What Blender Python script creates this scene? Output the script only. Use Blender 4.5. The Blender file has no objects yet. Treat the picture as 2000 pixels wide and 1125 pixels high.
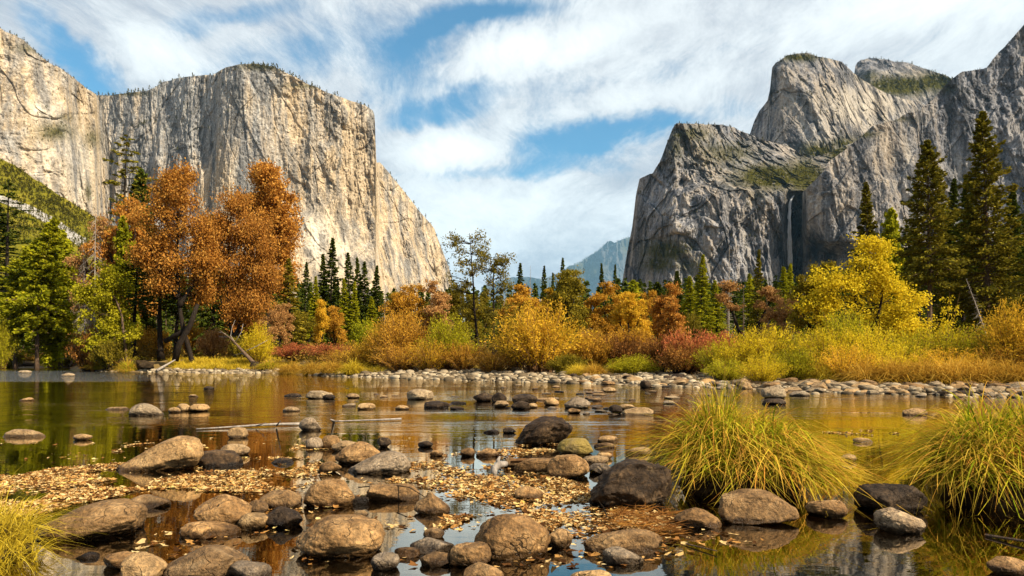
import bpy, math, random
import numpy as np
R = math.radians
C = bpy.context.scene.collection
SC = bpy.context.scene

# ------------------------------------------------------------------ camera
F, HY, EYE = 1300.0, 705.0, 1.3          # focal length in photo pixels, horizon row, eye height
cam = bpy.data.objects.new('camera', bpy.data.cameras.new('camera')); C.objects.link(cam)
cam.location = (0, 0, EYE); cam.rotation_euler = (R(90), 0, 0)
cam.data.sensor_width = 36; cam.data.lens = 36 * F / 2000
cam.data.shift_y = (HY - 562.5) / 2000
cam.data.clip_start = 0.1; cam.data.clip_end = 150000
SC.camera = cam

# ------------------------------------------------------------------ sun, sky, exposure
SUN_AZ, SUN_EL, SUN_E, EXPO = 120.0, 40.0, 5.0, 1.12
SC.view_settings.view_transform = 'Standard'; SC.view_settings.look = 'None'
SC.view_settings.exposure = EXPO; SC.view_settings.gamma = 1
sun = bpy.data.objects.new('sun', bpy.data.lights.new('sun', 'SUN')); C.objects.link(sun)
sun.data.energy = SUN_E; sun.data.angle = R(0.5); sun.data.color = (1.0, 0.87, 0.66)
sun.rotation_euler = (R(90 - SUN_EL), 0, R(180 - SUN_AZ))
CY = SC.cycles
CY.max_bounces = 6; CY.diffuse_bounces = 2; CY.glossy_bounces = 3; CY.transmission_bounces = 3
CY.transparent_max_bounces = 12; CY.volume_bounces = 0; CY.caustics_reflective = False; CY.caustics_refractive = False
CY.use_denoising = True

class NT:
    """small node-tree writer"""
    def __init__(s, tree): s.t = tree; s.n = tree.nodes; s.l = tree.links
    def node(s, typ, ins=None, **kw):
        n = s.n.new(typ)
        for k, v in kw.items(): setattr(n, k, v)
        for k, v in (ins or {}).items(): s.put(n.inputs[k], v)
        return n
    def put(s, sock, v):
        if hasattr(v, 'is_output'): s.l.new(v, sock)
        elif isinstance(v, bpy.types.Node): s.l.new(v.outputs[0], sock)
        elif hasattr(v, '__len__') and sock.type == 'RGBA' and len(v) == 3: sock.default_value = (*v, 1)
        else: sock.default_value = v
    def math(s, op, a, b=0.0, clamp=False):
        n = s.node('ShaderNodeMath', operation=op, use_clamp=clamp); s.put(n.inputs[0], a); s.put(n.inputs[1], b); return n.outputs[0]
    def vmath(s, op, a, b=(0, 0, 0)):
        n = s.node('ShaderNodeVectorMath', operation=op); s.put(n.inputs[0], a); s.put(n.inputs[1], b); return n
    def mix(s, f, a, b, blend='MIX'):
        n = s.node('ShaderNodeMix', data_type='RGBA', blend_type=blend); s.put(n.inputs[0], f); s.put(n.inputs[6], a); s.put(n.inputs[7], b); return n.outputs[2]
    def ramp(s, f, stops, interp='LINEAR'):
        n = s.node('ShaderNodeValToRGB'); n.color_ramp.interpolation = interp
        e = n.color_ramp.elements
        while len(e) < len(stops): e.new(0.5)
        for i, (p, c) in enumerate(stops): e[i].position = p; e[i].color = (*c, 1) if len(c) == 3 else c
        s.put(n.inputs[0], f); return n.outputs[0]
    def rng(s, f, a, b, c=0.0, d=1.0, smooth=False):
        n = s.node('ShaderNodeMapRange', interpolation_type='SMOOTHSTEP' if smooth else 'LINEAR')
        for i, v in enumerate((f, a, b, c, d)): s.put(n.inputs[i], v)
        return n.outputs[0]
    def noise(s, vec, scale, detail=4, rough=0.55, dist=0.0):
        n = s.node('ShaderNodeTexNoise'); s.put(n.inputs['Vector'], vec); n.inputs['Scale'].default_value = scale
        n.inputs['Detail'].default_value = detail; n.inputs['Roughness'].default_value = rough; n.inputs['Distortion'].default_value = dist
        return n.outputs[0]
    def mapping(s, vec, loc=(0, 0, 0), rot=(0, 0, 0), scale=(1, 1, 1), typ='POINT'):
        n = s.node('ShaderNodeMapping', vector_type=typ); s.put(n.inputs[0], vec)
        n.inputs[1].default_value = loc; n.inputs[2].default_value = rot; n.inputs[3].default_value = scale
        return n.outputs[0]

def build_world():
    w = bpy.data.worlds.new('World'); SC.world = w; w.use_nodes = True
    t = NT(w.node_tree); t.n.clear()
    out = t.node('ShaderNodeOutputWorld'); bg = t.node('ShaderNodeBackground', {'Strength': 0.1})
    t.l.new(bg.outputs[0], out.inputs[0])
    sky = t.node('ShaderNodeTexSky', sky_type='NISHITA', sun_disc=False, sun_elevation=R(SUN_EL), sun_rotation=R(SUN_AZ), air_density=1.0, dust_density=0.3, ozone_density=2.5)
    skyc = t.mix(1.0, sky.outputs[0], (0.33, 0.68, 0.74), 'MULTIPLY')
    d = t.node('ShaderNodeTexCoord').outputs['Generated']
    sep = t.node('ShaderNodeSeparateXYZ', {0: d})
    x, y, z = sep.outputs
    # cloud deck: the direction carried to a flat layer overhead, streaks run towards the valley head
    zz = t.math('ADD', t.math('MAXIMUM', z, 0.0), 0.10)
    deck = t.node('ShaderNodeCombineXYZ', {0: t.math('DIVIDE', x, zz), 1: t.math('DIVIDE', y, zz)}).outputs[0]
    wobble = t.node('ShaderNodeTexNoise', {'Vector': deck, 'Scale': 0.9, 'Detail': 3})
    deck2 = t.vmath('ADD', deck, t.vmath('SCALE', wobble.outputs['Color']).outputs[0])
    for n in t.n:
        if n.type == 'VECT_MATH' and n.operation == 'SCALE': n.inputs['Scale'].default_value = 0.55
    st = t.mapping(deck2.outputs[0], rot=(0, 0, R(-20)), scale=(1.0, 0.20, 1))
    n1 = t.noise(st, 1.5, 8, 0.62, 0.3); n2 = t.noise(t.mapping(deck2.outputs[0], loc=(1, 5, 0), rot=(0, 0, R(-12)), scale=(1.0, 0.34, 1)), 4.2, 10, 0.74, 0.3); n4 = t.noise(t.mapping(deck2.outputs[0], loc=(3, 1, 0), rot=(0, 0, R(-27)), scale=(1.0, 0.38, 1)), 9.0, 10, 0.78, 0.25); n3 = t.noise(t.mapping(deck, loc=(4, 2, 0), rot=(0, 0, R(-25)), scale=(1.0, 0.35, 1)), 0.8, 5, 0.5)
    # where the layer thins to blue, as directions (u, v) = (x, z) / y ahead
    yy = t.math('MAXIMUM', y, 0.08)
    uv = t.node('ShaderNodeCombineXYZ', {0: t.math('DIVIDE', x, yy), 1: t.math('DIVIDE', z, yy)}).outputs[0]
    uvn = t.node('ShaderNodeTexNoise', {'Vector': uv, 'Scale': 5.0, 'Detail': 5, 'Roughness': 0.6})
    uvo = t.vmath('SUBTRACT', uvn.outputs['Color'], (0.5, 0.5, 0.5)).outputs[0]
    sc = t.vmath('SCALE', uvo); sc.inputs['Scale'].default_value = 0.16
    uvd = t.vmath('ADD', uv, sc.outputs[0]).outputs[0]
    def blob(px, py, a, b, rot, k):
        m = t.mapping(uvd, loc=((px - 1000) / F, (HY - py) / F, 0), rot=(0, 0, R(rot)), scale=(a / F, b / F, 1), typ='TEXTURE')
        ln = t.vmath('LENGTH', m).outputs['Value']
        return t.math('MULTIPLY', t.rng(ln, 1.6, 0.0, 0.0, 1.0, True), k)
    def total(bl):
        s = None
        for b in bl:
            v = blob(*b); s = v if s is None else t.math('ADD', s, v)
        return s
    gaps = total([(905, 45, 170, 50, 22, 0.75), (775, 165, 85, 75, 40, 0.75), (860, 215, 120, 30, 14, 0.85), (1150, 262, 170, 36, 12, 1.05), (1400, 205, 190, 26, 12, 0.55),
                  (900, 338, 200, 20, 8, 0.65), (640, 90, 260, 50, 15, 0.62), (150, 100, 120, 42, -30, 1.05), (420, 20, 170, 30, 8, 0.45), (60, 20, 90, 30, -20, 0.45), (1320, 120, 200, 24, 12, 0.35), (1000, 30, 160, 24, 14, 0.4), (1080, 330, 170, 18, 8, 0.4), (1450, 60, 200, 20, 10, 0.3), (560, 20, 200, 30, 5, 0.3), (1630, 2, 90, 18, 0, 0.6), (450, 100, 160, 40, 10, 0.25)])
    fills = total([(300, 80, 130, 60, -20, 0.6), (880, 290, 130, 40, 8, 0.9), (1020, 110, 180, 40, 20, 0.7), (1750, 20, 250, 70, 10, 0.7), (1000, 440, 420, 90, 3, 0.75), (1250, 180, 250, 25, 14, 0.3)])
    cov = t.math('ADD', t.math('ADD', t.math('MULTIPLY', n1, 1.05), t.math('ADD', t.math('MULTIPLY', n2, 0.80), t.math('MULTIPLY', n4, 0.55))), -0.56)
    cov = t.math('SUBTRACT', t.math('ADD', cov, t.math('MULTIPLY', fills, 0.35)), t.math('MULTIPLY', gaps, 0.60))
    cov = t.math('SUBTRACT', cov, t.rng(y, 0.1, -0.4, 0, 0.16, True))
    mask = t.rng(cov, 0.06, 0.66, 0.0, 1.0, True)
    tone = t.math('ADD', t.math('ADD', t.math('MULTIPLY', n3, 0.70), t.math('ADD', t.math('MULTIPLY', n2, 0.40), t.math('MULTIPLY', t.math('SUBTRACT', n4, 0.5), 0.35))), t.math('MULTIPLY', fills, 0.28))
    K = CLOUD
    cc = t.ramp(tone, [(0.36, (0.36 * K, 0.385 * K, 0.44 * K)), (0.52, (0.56 * K, 0.58 * K, 0.63 * K)), (0.66, (0.86 * K, 0.89 * K, 0.90 * K)), (0.82, (1.12 * K, 1.15 * K, 1.12 * K))])
    col = t.mix(mask, skyc, t.vmath('MULTIPLY', cc, (10, 10, 10)).outputs[0])
    t.put(bg.inputs[0], col)
CLOUD = 0.52
build_world()

# ------------------------------------------------------------------ helpers
def tag(o, label=None, cat=None, group=None, kind=None):
    if label: o['label'] = label
    if cat: o['category'] = cat
    if group: o['group'] = group
    if kind: o['kind'] = kind
    return o
def empty(name, loc=(0, 0, 0), rz=0.0):
    o = bpy.data.objects.new(name, None); C.objects.link(o); o.location = loc; o.rotation_euler = (0, 0, rz); return o
def make_mesh(name, v, faces, smooth=False):
    """v (N,3); faces: list of (M,k) int arrays"""
    me = bpy.data.meshes.new(name); v = np.asarray(v, np.float32)
    me.vertices.add(len(v)); me.vertices.foreach_set('co', v.ravel())
    faces = [np.asarray(f, np.int32) for f in faces if len(f)]
    nl = sum(f.size for f in faces); npoly = sum(len(f) for f in faces)
    me.loops.add(nl); me.polygons.add(npoly)
    me.loops.foreach_set('vertex_index', np.concatenate([f.ravel() for f in faces]))
    tot = np.concatenate([np.full(len(f), f.shape[1], np.int32) for f in faces])
    st = np.zeros(npoly, np.int32); st[1:] = np.cumsum(tot)[:-1]
    me.polygons.foreach_set('loop_start', st)
    try: me.polygons.foreach_set('loop_total', tot)
    except Exception: pass
    me.polygons.foreach_set('use_smooth', np.full(npoly, smooth, bool))
    me.update(calc_edges=True); return me
def attr(me, name, val):
    a = me.attributes.new(name, 'FLOAT', 'POINT'); a.data.foreach_set('value', np.asarray(val, np.float32).ravel())
def link(name, me, m, parent=None):
    o = bpy.data.objects.new(name, me); C.objects.link(o)
    if m is not None and len(me.materials) == 0: me.materials.append(m)
    if parent is not None: o.parent = parent
    return o
def copy_tree(o, parent=None):
    c = o.copy(); C.objects.link(c); c.parent = parent
    for ch in o.children: copy_tree(ch, c)
    return c
class MB:
    def __init__(s): s.v = []; s.q = []; s.t = []; s.n = 0
    def add(s, v, q=None, t=None):
        v = np.asarray(v, float).reshape(-1, 3)
        if q is not None and len(q): s.q.append(np.asarray(q, int) + s.n)
        if t is not None and len(t): s.t.append(np.asarray(t, int) + s.n)
        s.v.append(v); s.n += len(v)
    def tube(s, pts, rad, sides=6, cap=True):
        pts = np.asarray(pts, float); rad = np.broadcast_to(np.asarray(rad, float), (len(pts),)); k = len(pts)
        tan = np.gradient(pts, axis=0); tan /= np.linalg.norm(tan, axis=1)[:, None] + 1e-9
        ref = np.array([0.13, 0.97, 0.2]) if abs(tan[:, 2]).mean() > 0.6 else np.array([0.1, 0.15, 0.98])
        a = np.cross(tan, ref); a /= np.linalg.norm(a, axis=1)[:, None] + 1e-9; b = np.cross(tan, a)
        th = np.arange(sides) * 2 * math.pi / sides
        v = pts[:, None, :] + rad[:, None, None] * (np.cos(th)[None, :, None] * a[:, None, :] + np.sin(th)[None, :, None] * b[:, None, :])
        i = np.arange(k - 1)[:, None] * sides; j = np.arange(sides)[None, :]; j2 = (j + 1) % sides
        q = np.stack([i + j, i + j2, i + sides + j2, i + sides + j], -1).reshape(-1, 4)
        v = v.reshape(-1, 3); tt = None
        if cap:
            v = np.vstack([v, pts[0], pts[-1]]); n = k * sides; jj = np.arange(sides); jn = (jj + 1) % sides
            tt = np.vstack([np.stack([np.full(sides, n), jn, jj], 1), np.stack([np.full(sides, n + 1), (k - 1) * sides + jj, (k - 1) * sides + jn], 1)])
        s.add(v, q, tt)
    def leaves(s, c, d, L, W, rng):
        """one rhombus per leaf, centre c, long axis d"""
        c = np.asarray(c, float); n = len(c)
        if n == 0: return
        d = d / (np.linalg.norm(d, axis=1)[:, None] + 1e-9)
        w = np.cross(d, rng.normal(size=(n, 3))); w /= np.linalg.norm(w, axis=1)[:, None] + 1e-9
        L = np.broadcast_to(L, (n,))[:, None]; W = np.broadcast_to(W, (n,))[:, None]
        v = np.stack([c - d * L / 2, c + w * W / 2 + d * L * 0.05, c + d * L / 2, c - w * W / 2 + d * L * 0.05], 1).reshape(-1, 3)
        s.add(v, np.arange(4 * n).reshape(n, 4))
    def mesh(s, name, smooth=False):
        return make_mesh(name, np.vstack(s.v), [np.vstack(g) for g in (s.q, s.t) if g], smooth)

def _h(i, j, k, seed):
    h = (i * np.uint32(374761393) + j * np.uint32(668265263) + k * np.uint32(2246822519) + np.uint32((seed * 3266489917) & 0xffffffff)).astype(np.uint32)
    h ^= h >> np.uint32(15); h *= np.uint32(2246822519); h ^= h >> np.uint32(13); h *= np.uint32(3266489917); h ^= h >> np.uint32(16)
    return h.astype(np.float64) * (2.0 / 4294967295.0) - 1.0
def vnoise(p, seed=0):
    p = np.asarray(p, float); f = np.floor(p); t = p - f; t = t * t * t * (t * (t * 6 - 15) + 10)
    i = f.astype(np.int64).astype(np.uint32); one = np.uint32(1); x, y, z = i[..., 0], i[..., 1], i[..., 2]; r = 0
    for a in (0, 1):
        wx = t[..., 0] if a else 1 - t[..., 0]
        for b in (0, 1):
            wy = t[..., 1] if b else 1 - t[..., 1]
            for c in (0, 1):
                wz = t[..., 2] if c else 1 - t[..., 2]
                r = r + wx * wy * wz * _h(x + one * a, y + one * b, z + one * c, seed)
    return r
def fbm(p, seed=0, octv=4, gain=0.5, lac=2.03):
    p = np.asarray(p, float); s = 0; a = 1.0; tot = 0
    for o in range(octv):
        s = s + a * vnoise(p, seed + o * 17); tot += a; a *= gain; p = p * lac + 11.3
    return s / tot
def ridge(p, seed=0, octv=4, gain=0.5, lac=2.1):
    p = np.asarray(p, float); s = 0; a = 1.0; tot = 0
    for o in range(octv):
        s = s + a * (1 - np.abs(vnoise(p, seed + o * 31)) * 2.2); tot += a; a *= gain; p = p * lac + 7.7
    return s / tot
def sstep(a, b, x): t = np.clip((x - a) / (b - a), 0, 1); return t * t * (3 - 2 * t)
def at(px, py, Y): return np.array([(px - 1000) / F * Y, Y, EYE + (HY - py) / F * Y])

# ------------------------------------------------------------------ materials
def mat(name, tree=True):
    m = bpy.data.materials.new(name); m.use_nodes = True; t = NT(m.node_tree); t.n.clear()
    out = t.node('ShaderNodeOutputMaterial'); return m, t, out
def leafmat(name, cols, trans=0.35, clump=0.35, gloss=0.0):
    """each leaf its own shade of cols (a ramp), whole clumps drift along the ramp"""
    m, t, out = mat(name)
    rnd = t.node('ShaderNodeNewGeometry').outputs['Random Per Island']
    oi = t.node('ShaderNodeObjectInfo').outputs['Random']
    co = t.vmath('ADD', t.node('ShaderNodeTexCoord').outputs['Object'], t.node('ShaderNodeCombineXYZ', {0: t.math('MULTIPLY', oi, 50.0)}).outputs[0]).outputs[0]
    nz = t.rng(t.noise(co, 0.55, 3, 0.6), 0.3, 0.7)
    f = t.math('ADD', t.math('MULTIPLY', rnd, 1 - clump), t.math('MULTIPLY', nz, clump))
    k = len(cols); c = t.ramp(f, [(i / max(1, k - 1), q) for i, q in enumerate(cols)])
    c = t.mix(1.0, c, t.ramp(oi, [(0, (0.82, 0.82, 0.82)), (1, (1.12, 1.12, 1.12))]), 'MULTIPLY')
    df = t.node('ShaderNodeBsdfDiffuse', {'Color': c}); tr = t.node('ShaderNodeBsdfTranslucent', {'Color': c})
    mx = t.node('ShaderNodeMixShader', {0: trans, 1: df.outputs[0], 2: tr.outputs[0]})
    t.put(out.inputs[0], mx.outputs[0]); return m
def barkmat(name, a, b, sc=3.0):
    m, t, out = mat(name)
    co = t.mapping(t.node('ShaderNodeTexCoord').outputs['Object'], scale=(1, 1, 0.25))
    nz = t.noise(co, sc * 3, 5, 0.65)
    p = t.node('ShaderNodeBsdfPrincipled', {'Base Color': t.ramp(nz, [(0.3, a), (0.7, b)]), 'Roughness': 0.9, 'Specular IOR Level': 0.1})
    t.put(p.inputs['Normal'], t.node('ShaderNodeBump', {'Strength': 0.6, 'Distance': 0.05, 'Height': nz}).outputs[0])
    t.put(out.inputs[0], p.outputs[0]); return m

def blademat(name, base, tip):
    """grass: every blade its own green, ripened to straw towards its tip (tip runs 0..1 along the blade)"""
    m, t, out = mat(name)
    rnd = t.node('ShaderNodeNewGeometry').outputs['Random Per Island']; r2 = t.math('FRACT', t.math('MULTIPLY', rnd, 7.31))
    cb = t.ramp(rnd, [(i / (len(base) - 1), q) for i, q in enumerate(base)]); ct = t.ramp(r2, [(i / (len(tip) - 1), q) for i, q in enumerate(tip)])
    s = t.node('ShaderNodeAttribute', attribute_name='tip').outputs['Fac']
    c = t.mix(t.rng(t.math('ADD', s, t.math('MULTIPLY', r2, 0.5)), 0.68, 1.20, 0, 1, True), cb, ct)
    df = t.node('ShaderNodeBsdfDiffuse', {'Color': c}); tr = t.node('ShaderNodeBsdfTranslucent', {'Color': c})
    t.put(out.inputs[0], t.node('ShaderNodeMixShader', {0: 0.35, 1: df.outputs[0], 2: tr.outputs[0]}).outputs[0]); return m
# ------------------------------------------------------------------ ground sheet, river
EPX = [-900, -300, 0, 165, 190, 300, 550, 640, 800, 1000, 1300, 1600, 2000, 2600, 3500]
EYD = [150, 140, 132, 128, 84, 76, 70, 57, 49, 42, 34.5, 28.5, 24.5, 21, 17]
def edge(x, y):
    px = 1000 + F * x / np.maximum(y, 1.0)
    return np.interp(px, EPX, EYD)
def gz(x, y):
    x = np.asarray(x, float); y = np.asarray(y, float)
    px = 1000 + F * x / np.maximum(y, 1.0)
    s = y - edge(x, y)
    bar = np.interp(px, [150, 560, 700, 1000, 2600], [1.5, 3.0, 9.0, 12.0, 8.0])        # width of the cobble shore
    lift = np.interp(px, [0, 500, 700, 3000], [0.30, 0.30, 0.45, 0.45])
    z = 0.05 + lift * sstep(-1.0, 1.0, s / np.maximum(bar, .1) * 1.0 - 0.0) - lift * 0.5
    z = np.where(s > 0, 0.06 + (lift) * np.clip(s / bar, 0, 1) + 1.15 * sstep(0, 1, (s - bar) / 9.0) + 0.8 * sstep(20, 260, s), 0)
    bed = -np.minimum(0.75, 0.10 + 0.05 * np.maximum(-s, 0)) * sstep(2.5, 9, y) - 0.16 * (1 - sstep(2.5, 9, y))
    near = 0.35 * (1 - sstep(0.2, 2.6, y)) + 0.9 * (1 - sstep(-9, 0.5, y))
    z = np.where(s > 0, z, bed + near)
    n = fbm(np.stack([x * 0.35, y * 0.35, 0 * x], -1), 5, 3)
    z = z + np.where(s > 0, 0.05 * n * np.clip(s, 0, 1), 0.05 * n)
    return z
def gz1(x, y): return float(gz(np.array([x]), np.array([y]))[0])
def build_ground():
    q = np.linspace(-1, 1, 420); xs = np.sinh(q * 8.0) / math.sinh(8.0) * 48000
    a = np.arange(-12, 70, 0.45); b = 70 + 57000 * (np.linspace(0, 1, 170) ** 4.6 * 0.985 + np.linspace(0, 1, 170) * 0.015)
    ys = np.concatenate([[-2500, -800, -250, -80, -35, -18], a, b])
    X, Y = np.meshgrid(xs, ys, indexing='ij'); Z = gz(X, Y)
    v = np.stack([X, Y, Z], -1).reshape(-1, 3); nx, ny = X.shape
    i = (np.arange(nx - 1)[:, None] * ny + np.arange(ny - 1)[None, :]).ravel()
    me = make_mesh('ground', v, [np.stack([i, i + ny, i + ny + 1, i + 1], 1)], True)
    s = (Y - edge(X, Y)).ravel(); px = (1000 + F * X / np.maximum(Y, 1)).ravel()
    bar = np.interp(px, [150, 560, 700, 1000, 2600], [1.5, 3.0, 9.0, 12.0, 8.0])
    attr(me, 'meadow', sstep(0.7, 1.3, s / bar)); attr(me, 'shore', sstep(-1.0, 0.6, s))
    m, t, out = mat('river_ground')
    pos = t.node('ShaderNodeNewGeometry').outputs['Position']
    me_ = t.node('ShaderNodeAttribute', attribute_name='meadow').outputs['Fac']; sh = t.node('ShaderNodeAttribute', attribute_name='shore').outputs['Fac']
    n1 = t.noise(pos, 1.4, 6, 0.65); n2 = t.noise(pos, 9, 5, 0.7); vor = t.node('ShaderNodeTexVoronoi', {'Vector': pos, 'Scale': 7.0})
    bed = t.mix(1.0, t.ramp(n1, [(0.3, (0.020, 0.011, 0.004)), (0.55, (0.075, 0.042, 0.013)), (0.75, (0.17, 0.095, 0.026))]), t.ramp(vor.outputs['Distance'], [(0, (1.5, 1.4, 1.2)), (0.6, (0.4, 0.4, 0.4))]), 'MULTIPLY')
    grav = t.ramp(n2, [(0.3, (0.06, 0.045, 0.028)), (0.7, (0.24, 0.18, 0.11))])
    grass = t.ramp(t.math('ADD', t.math('MULTIPLY', n1, 0.6), t.math('MULTIPLY', n2, 0.4)), [(0.3, (0.07, 0.045, 0.012)), (0.7, (0.26, 0.16, 0.03))])
    c = t.mix(me_, t.mix(sh, bed, grav), grass)
    p = t.node('ShaderNodeBsdfPrincipled', {'Base Color': c, 'Roughness': 0.9})
    t.put(p.inputs['Normal'], t.node('ShaderNodeBump', {'Strength': 0.8, 'Distance': 0.06, 'Height': n2}).outputs[0])
    t.put(out.inputs[0], p.outputs[0])
    tag(link('ground', me, m), 'river bed, cobble shore and golden meadow ground of the valley', None, None, 'structure')

def build_water():
    v = [(-420, -8, 0), (160, -8, 0), (160, 175, 0), (-420, 175, 0)]
    me = make_mesh('water', v, [np.array([[0, 1, 2, 3]])])
    m, t, out = mat('river_water')
    pos = t.node('ShaderNodeNewGeometry').outputs['Position']
    sep = t.node('ShaderNodeSeparateXYZ', {0: pos}); y = sep.outputs[1]; x = sep.outputs[0]
    fine = t.noise(t.mapping(pos, scale=(0.8, 2.2, 1)), 3.2, 3, 0.55)
    med = t.noise(t.mapping(pos, scale=(0.30, 1.2, 1), rot=(0, 0, R(8))), 1.6, 3, 0.55)
    patch = t.noise(t.mapping(pos, scale=(0.16, 0.5, 1)), 0.55, 3, 0.55)
    # riffles in mid river, glassy pools near the stones, wind-ruffled reach far upstream
    mid = t.math('MULTIPLY', t.rng(y, 8.5, 17, 0, 1, True), t.rng(patch, 0.38, 0.62, 0.25, 1.0, True))
    ruff = t.math('MULTIPLY', t.math('MULTIPLY', t.rng(y, 40, 46, 0, 1, True), t.rng(y, 78, 100, 1, 0.1, True)), t.rng(t.math('DIVIDE', x, y), -0.48, -0.62, 0, 1, True))
    hgt = t.math('ADD', t.math('MULTIPLY', fine, t.math('ADD', t.math('MULTIPLY', mid, 0.014), t.math('ADD', t.math('MULTIPLY', ruff, 0.16), 0.0006))), t.math('MULTIPLY', med, t.math('ADD', t.math('MULTIPLY', mid, 0.030), 0.0012)))
    bump = t.node('ShaderNodeBump', {'Strength': 1.0, 'Distance': 1.0, 'Height': hgt}).outputs[0]
    fr = t.node('ShaderNodeFresnel', {'IOR': 1.8, 'Normal': bump})
    gl = t.node('ShaderNodeBsdfGlossy', {'Color': (0.98, 0.92, 0.80), 'Roughness': 0.015, 'Normal': bump})
    tr = t.node('ShaderNodeBsdfTransparent', {'Color': (0.80, 0.56, 0.26)})
    mx = t.node('ShaderNodeMixShader', {0: t.math('MULTIPLY', fr.outputs[0], 1.75, True), 1: tr.outputs[0], 2: gl.outputs[0]})
    t.put(out.inputs[0], mx.outputs[0])
    tag(link('water', me, m), 'clear amber river reflecting cliffs, trees and sky', None, None, 'structure')

def build_haze():
    v = [(x, y, z) for z in (-4, 9500) for x, y in ((-50000, -3200), (50000, -3200), (50000, 60000), (-50000, 60000))]
    me = make_mesh('haze', v, [np.array([[0, 3, 2, 1], [4, 5, 6, 7], [0, 1, 5, 4], [1, 2, 6, 5], [2, 3, 7, 6], [3, 0, 4, 7]])])
    m, t, out = mat('valley_haze')
    pv = t.node('ShaderNodeVolumePrincipled', {'Color': (0.34, 0.68, 1.0), 'Density': HAZE, 'Anisotropy': 0.0})
    t.l.new(pv.outputs[0], out.inputs['Volume'])
    tag(link('haze', me, m), 'thin blue air haze filling the valley', None, None, 'stuff')
HAZE = 1.0e-5

# ------------------------------------------------------------------ granite walls
def rockmat(name, greys, warms, streak=0.6, warmth=0.5, vst=0.16, veg=((0.022, 0.026, 0.006), (0.12, 0.105, 0.02))):
    m, t, out = mat(name)
    g = t.node('ShaderNodeNewGeometry'); pos = g.outputs['Position']
    vs = t.mapping(pos, scale=(1, 1, vst)); vs2 = t.mapping(pos, scale=(1, 1, 0.07))
    a = lambda n: t.node('ShaderNodeAttribute', attribute_name=n).outputs['Fac']
    n_big = t.noise(t.mapping(pos, scale=(1, 1, 0.35)), 0.0045, 5, 0.6); n_str = t.noise(vs2, 0.022, 5, 0.65); n_mid = t.noise(vs, 0.05, 5, 0.7); n_f = t.noise(pos, 0.13, 5, 0.75)
    grey = t.ramp(n_mid, [(0.28, greys[0]), (0.5, greys[1]), (0.72, greys[2])])
    warm = t.ramp(n_mid, [(0.28, warms[0]), (0.5, warms[1]), (0.72, warms[2])])
    wf = t.math('ADD', t.rng(t.math('ADD', t.math('MULTIPLY', n_str, 0.6), t.math('MULTIPLY', n_big, 0.4)), 0.40, 0.60, 0, 1, True), t.math('SUBTRACT', a('warm'), 1 - 2 * warmth * 0.5 - 0.5), True)
    c = t.mix(wf, grey, warm)
    stain = t.rng(t.math('ADD', n_str, t.math('MULTIPLY', t.math('SUBTRACT', n_f, 0.5), 0.35)), 0.38, 0.58, 1 - streak, 1.12, True)
    c = t.mix(1.0, c, t.node('ShaderNodeCombineColor', {0: stain, 1: stain, 2: stain}).outputs[0], 'MULTIPLY')
    f2 = t.rng(n_f, 0.3, 0.7, 0.60, 1.36); c = t.mix(1.0, c, t.node('ShaderNodeCombineColor', {0: f2, 1: f2, 2: f2}).outputs[0], 'MULTIPLY')
    dk = t.math('MULTIPLY', a('dark'), t.rng(n_mid, 0.25, 0.6, 1.15, 0.75), True)
    c = t.mix(dk, c, (0.012, 0.012, 0.014))
    pl = t.math('MULTIPLY', a('pale'), t.rng(n_str, 0.4, 0.55), True); c = t.mix(pl, c, (0.72, 0.66, 0.56))
    vg = t.math('MULTIPLY', t.rng(a('veg'), 0.0, 1.0), t.rng(t.noise(pos, 0.035, 5, 0.7), 0.30, 0.45, 0, 1, True), True)
    c = t.mix(vg, c, t.ramp(t.noise(pos, 0.09, 4, 0.7), [(0.3, veg[0]), (0.7, veg[1])]))
    p = t.node('ShaderNodeBsdfDiffuse', {'Color': c, 'Roughness': 0.5})
    bh = t.math('ADD', t.math('MULTIPLY', n_mid, 0.7), t.math('MULTIPLY', n_f, 0.9))
    t.put(p.inputs['Normal'], t.node('ShaderNodeBump', {'Strength': 1.0, 'Distance': 8.0, 'Height': bh}).outputs[0])
    t.put(out.inputs[0], p.outputs[0]); return m
def gauss(px, py, lst):
    r = np.zeros_like(px)
    for (cx, cy, rx, ry, k) in lst:
        r = np.maximum(r, k * np.exp(-(((px - cx) / rx) ** 2 + ((py - cy) / ry) ** 2) * 1.2))
    return r
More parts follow.
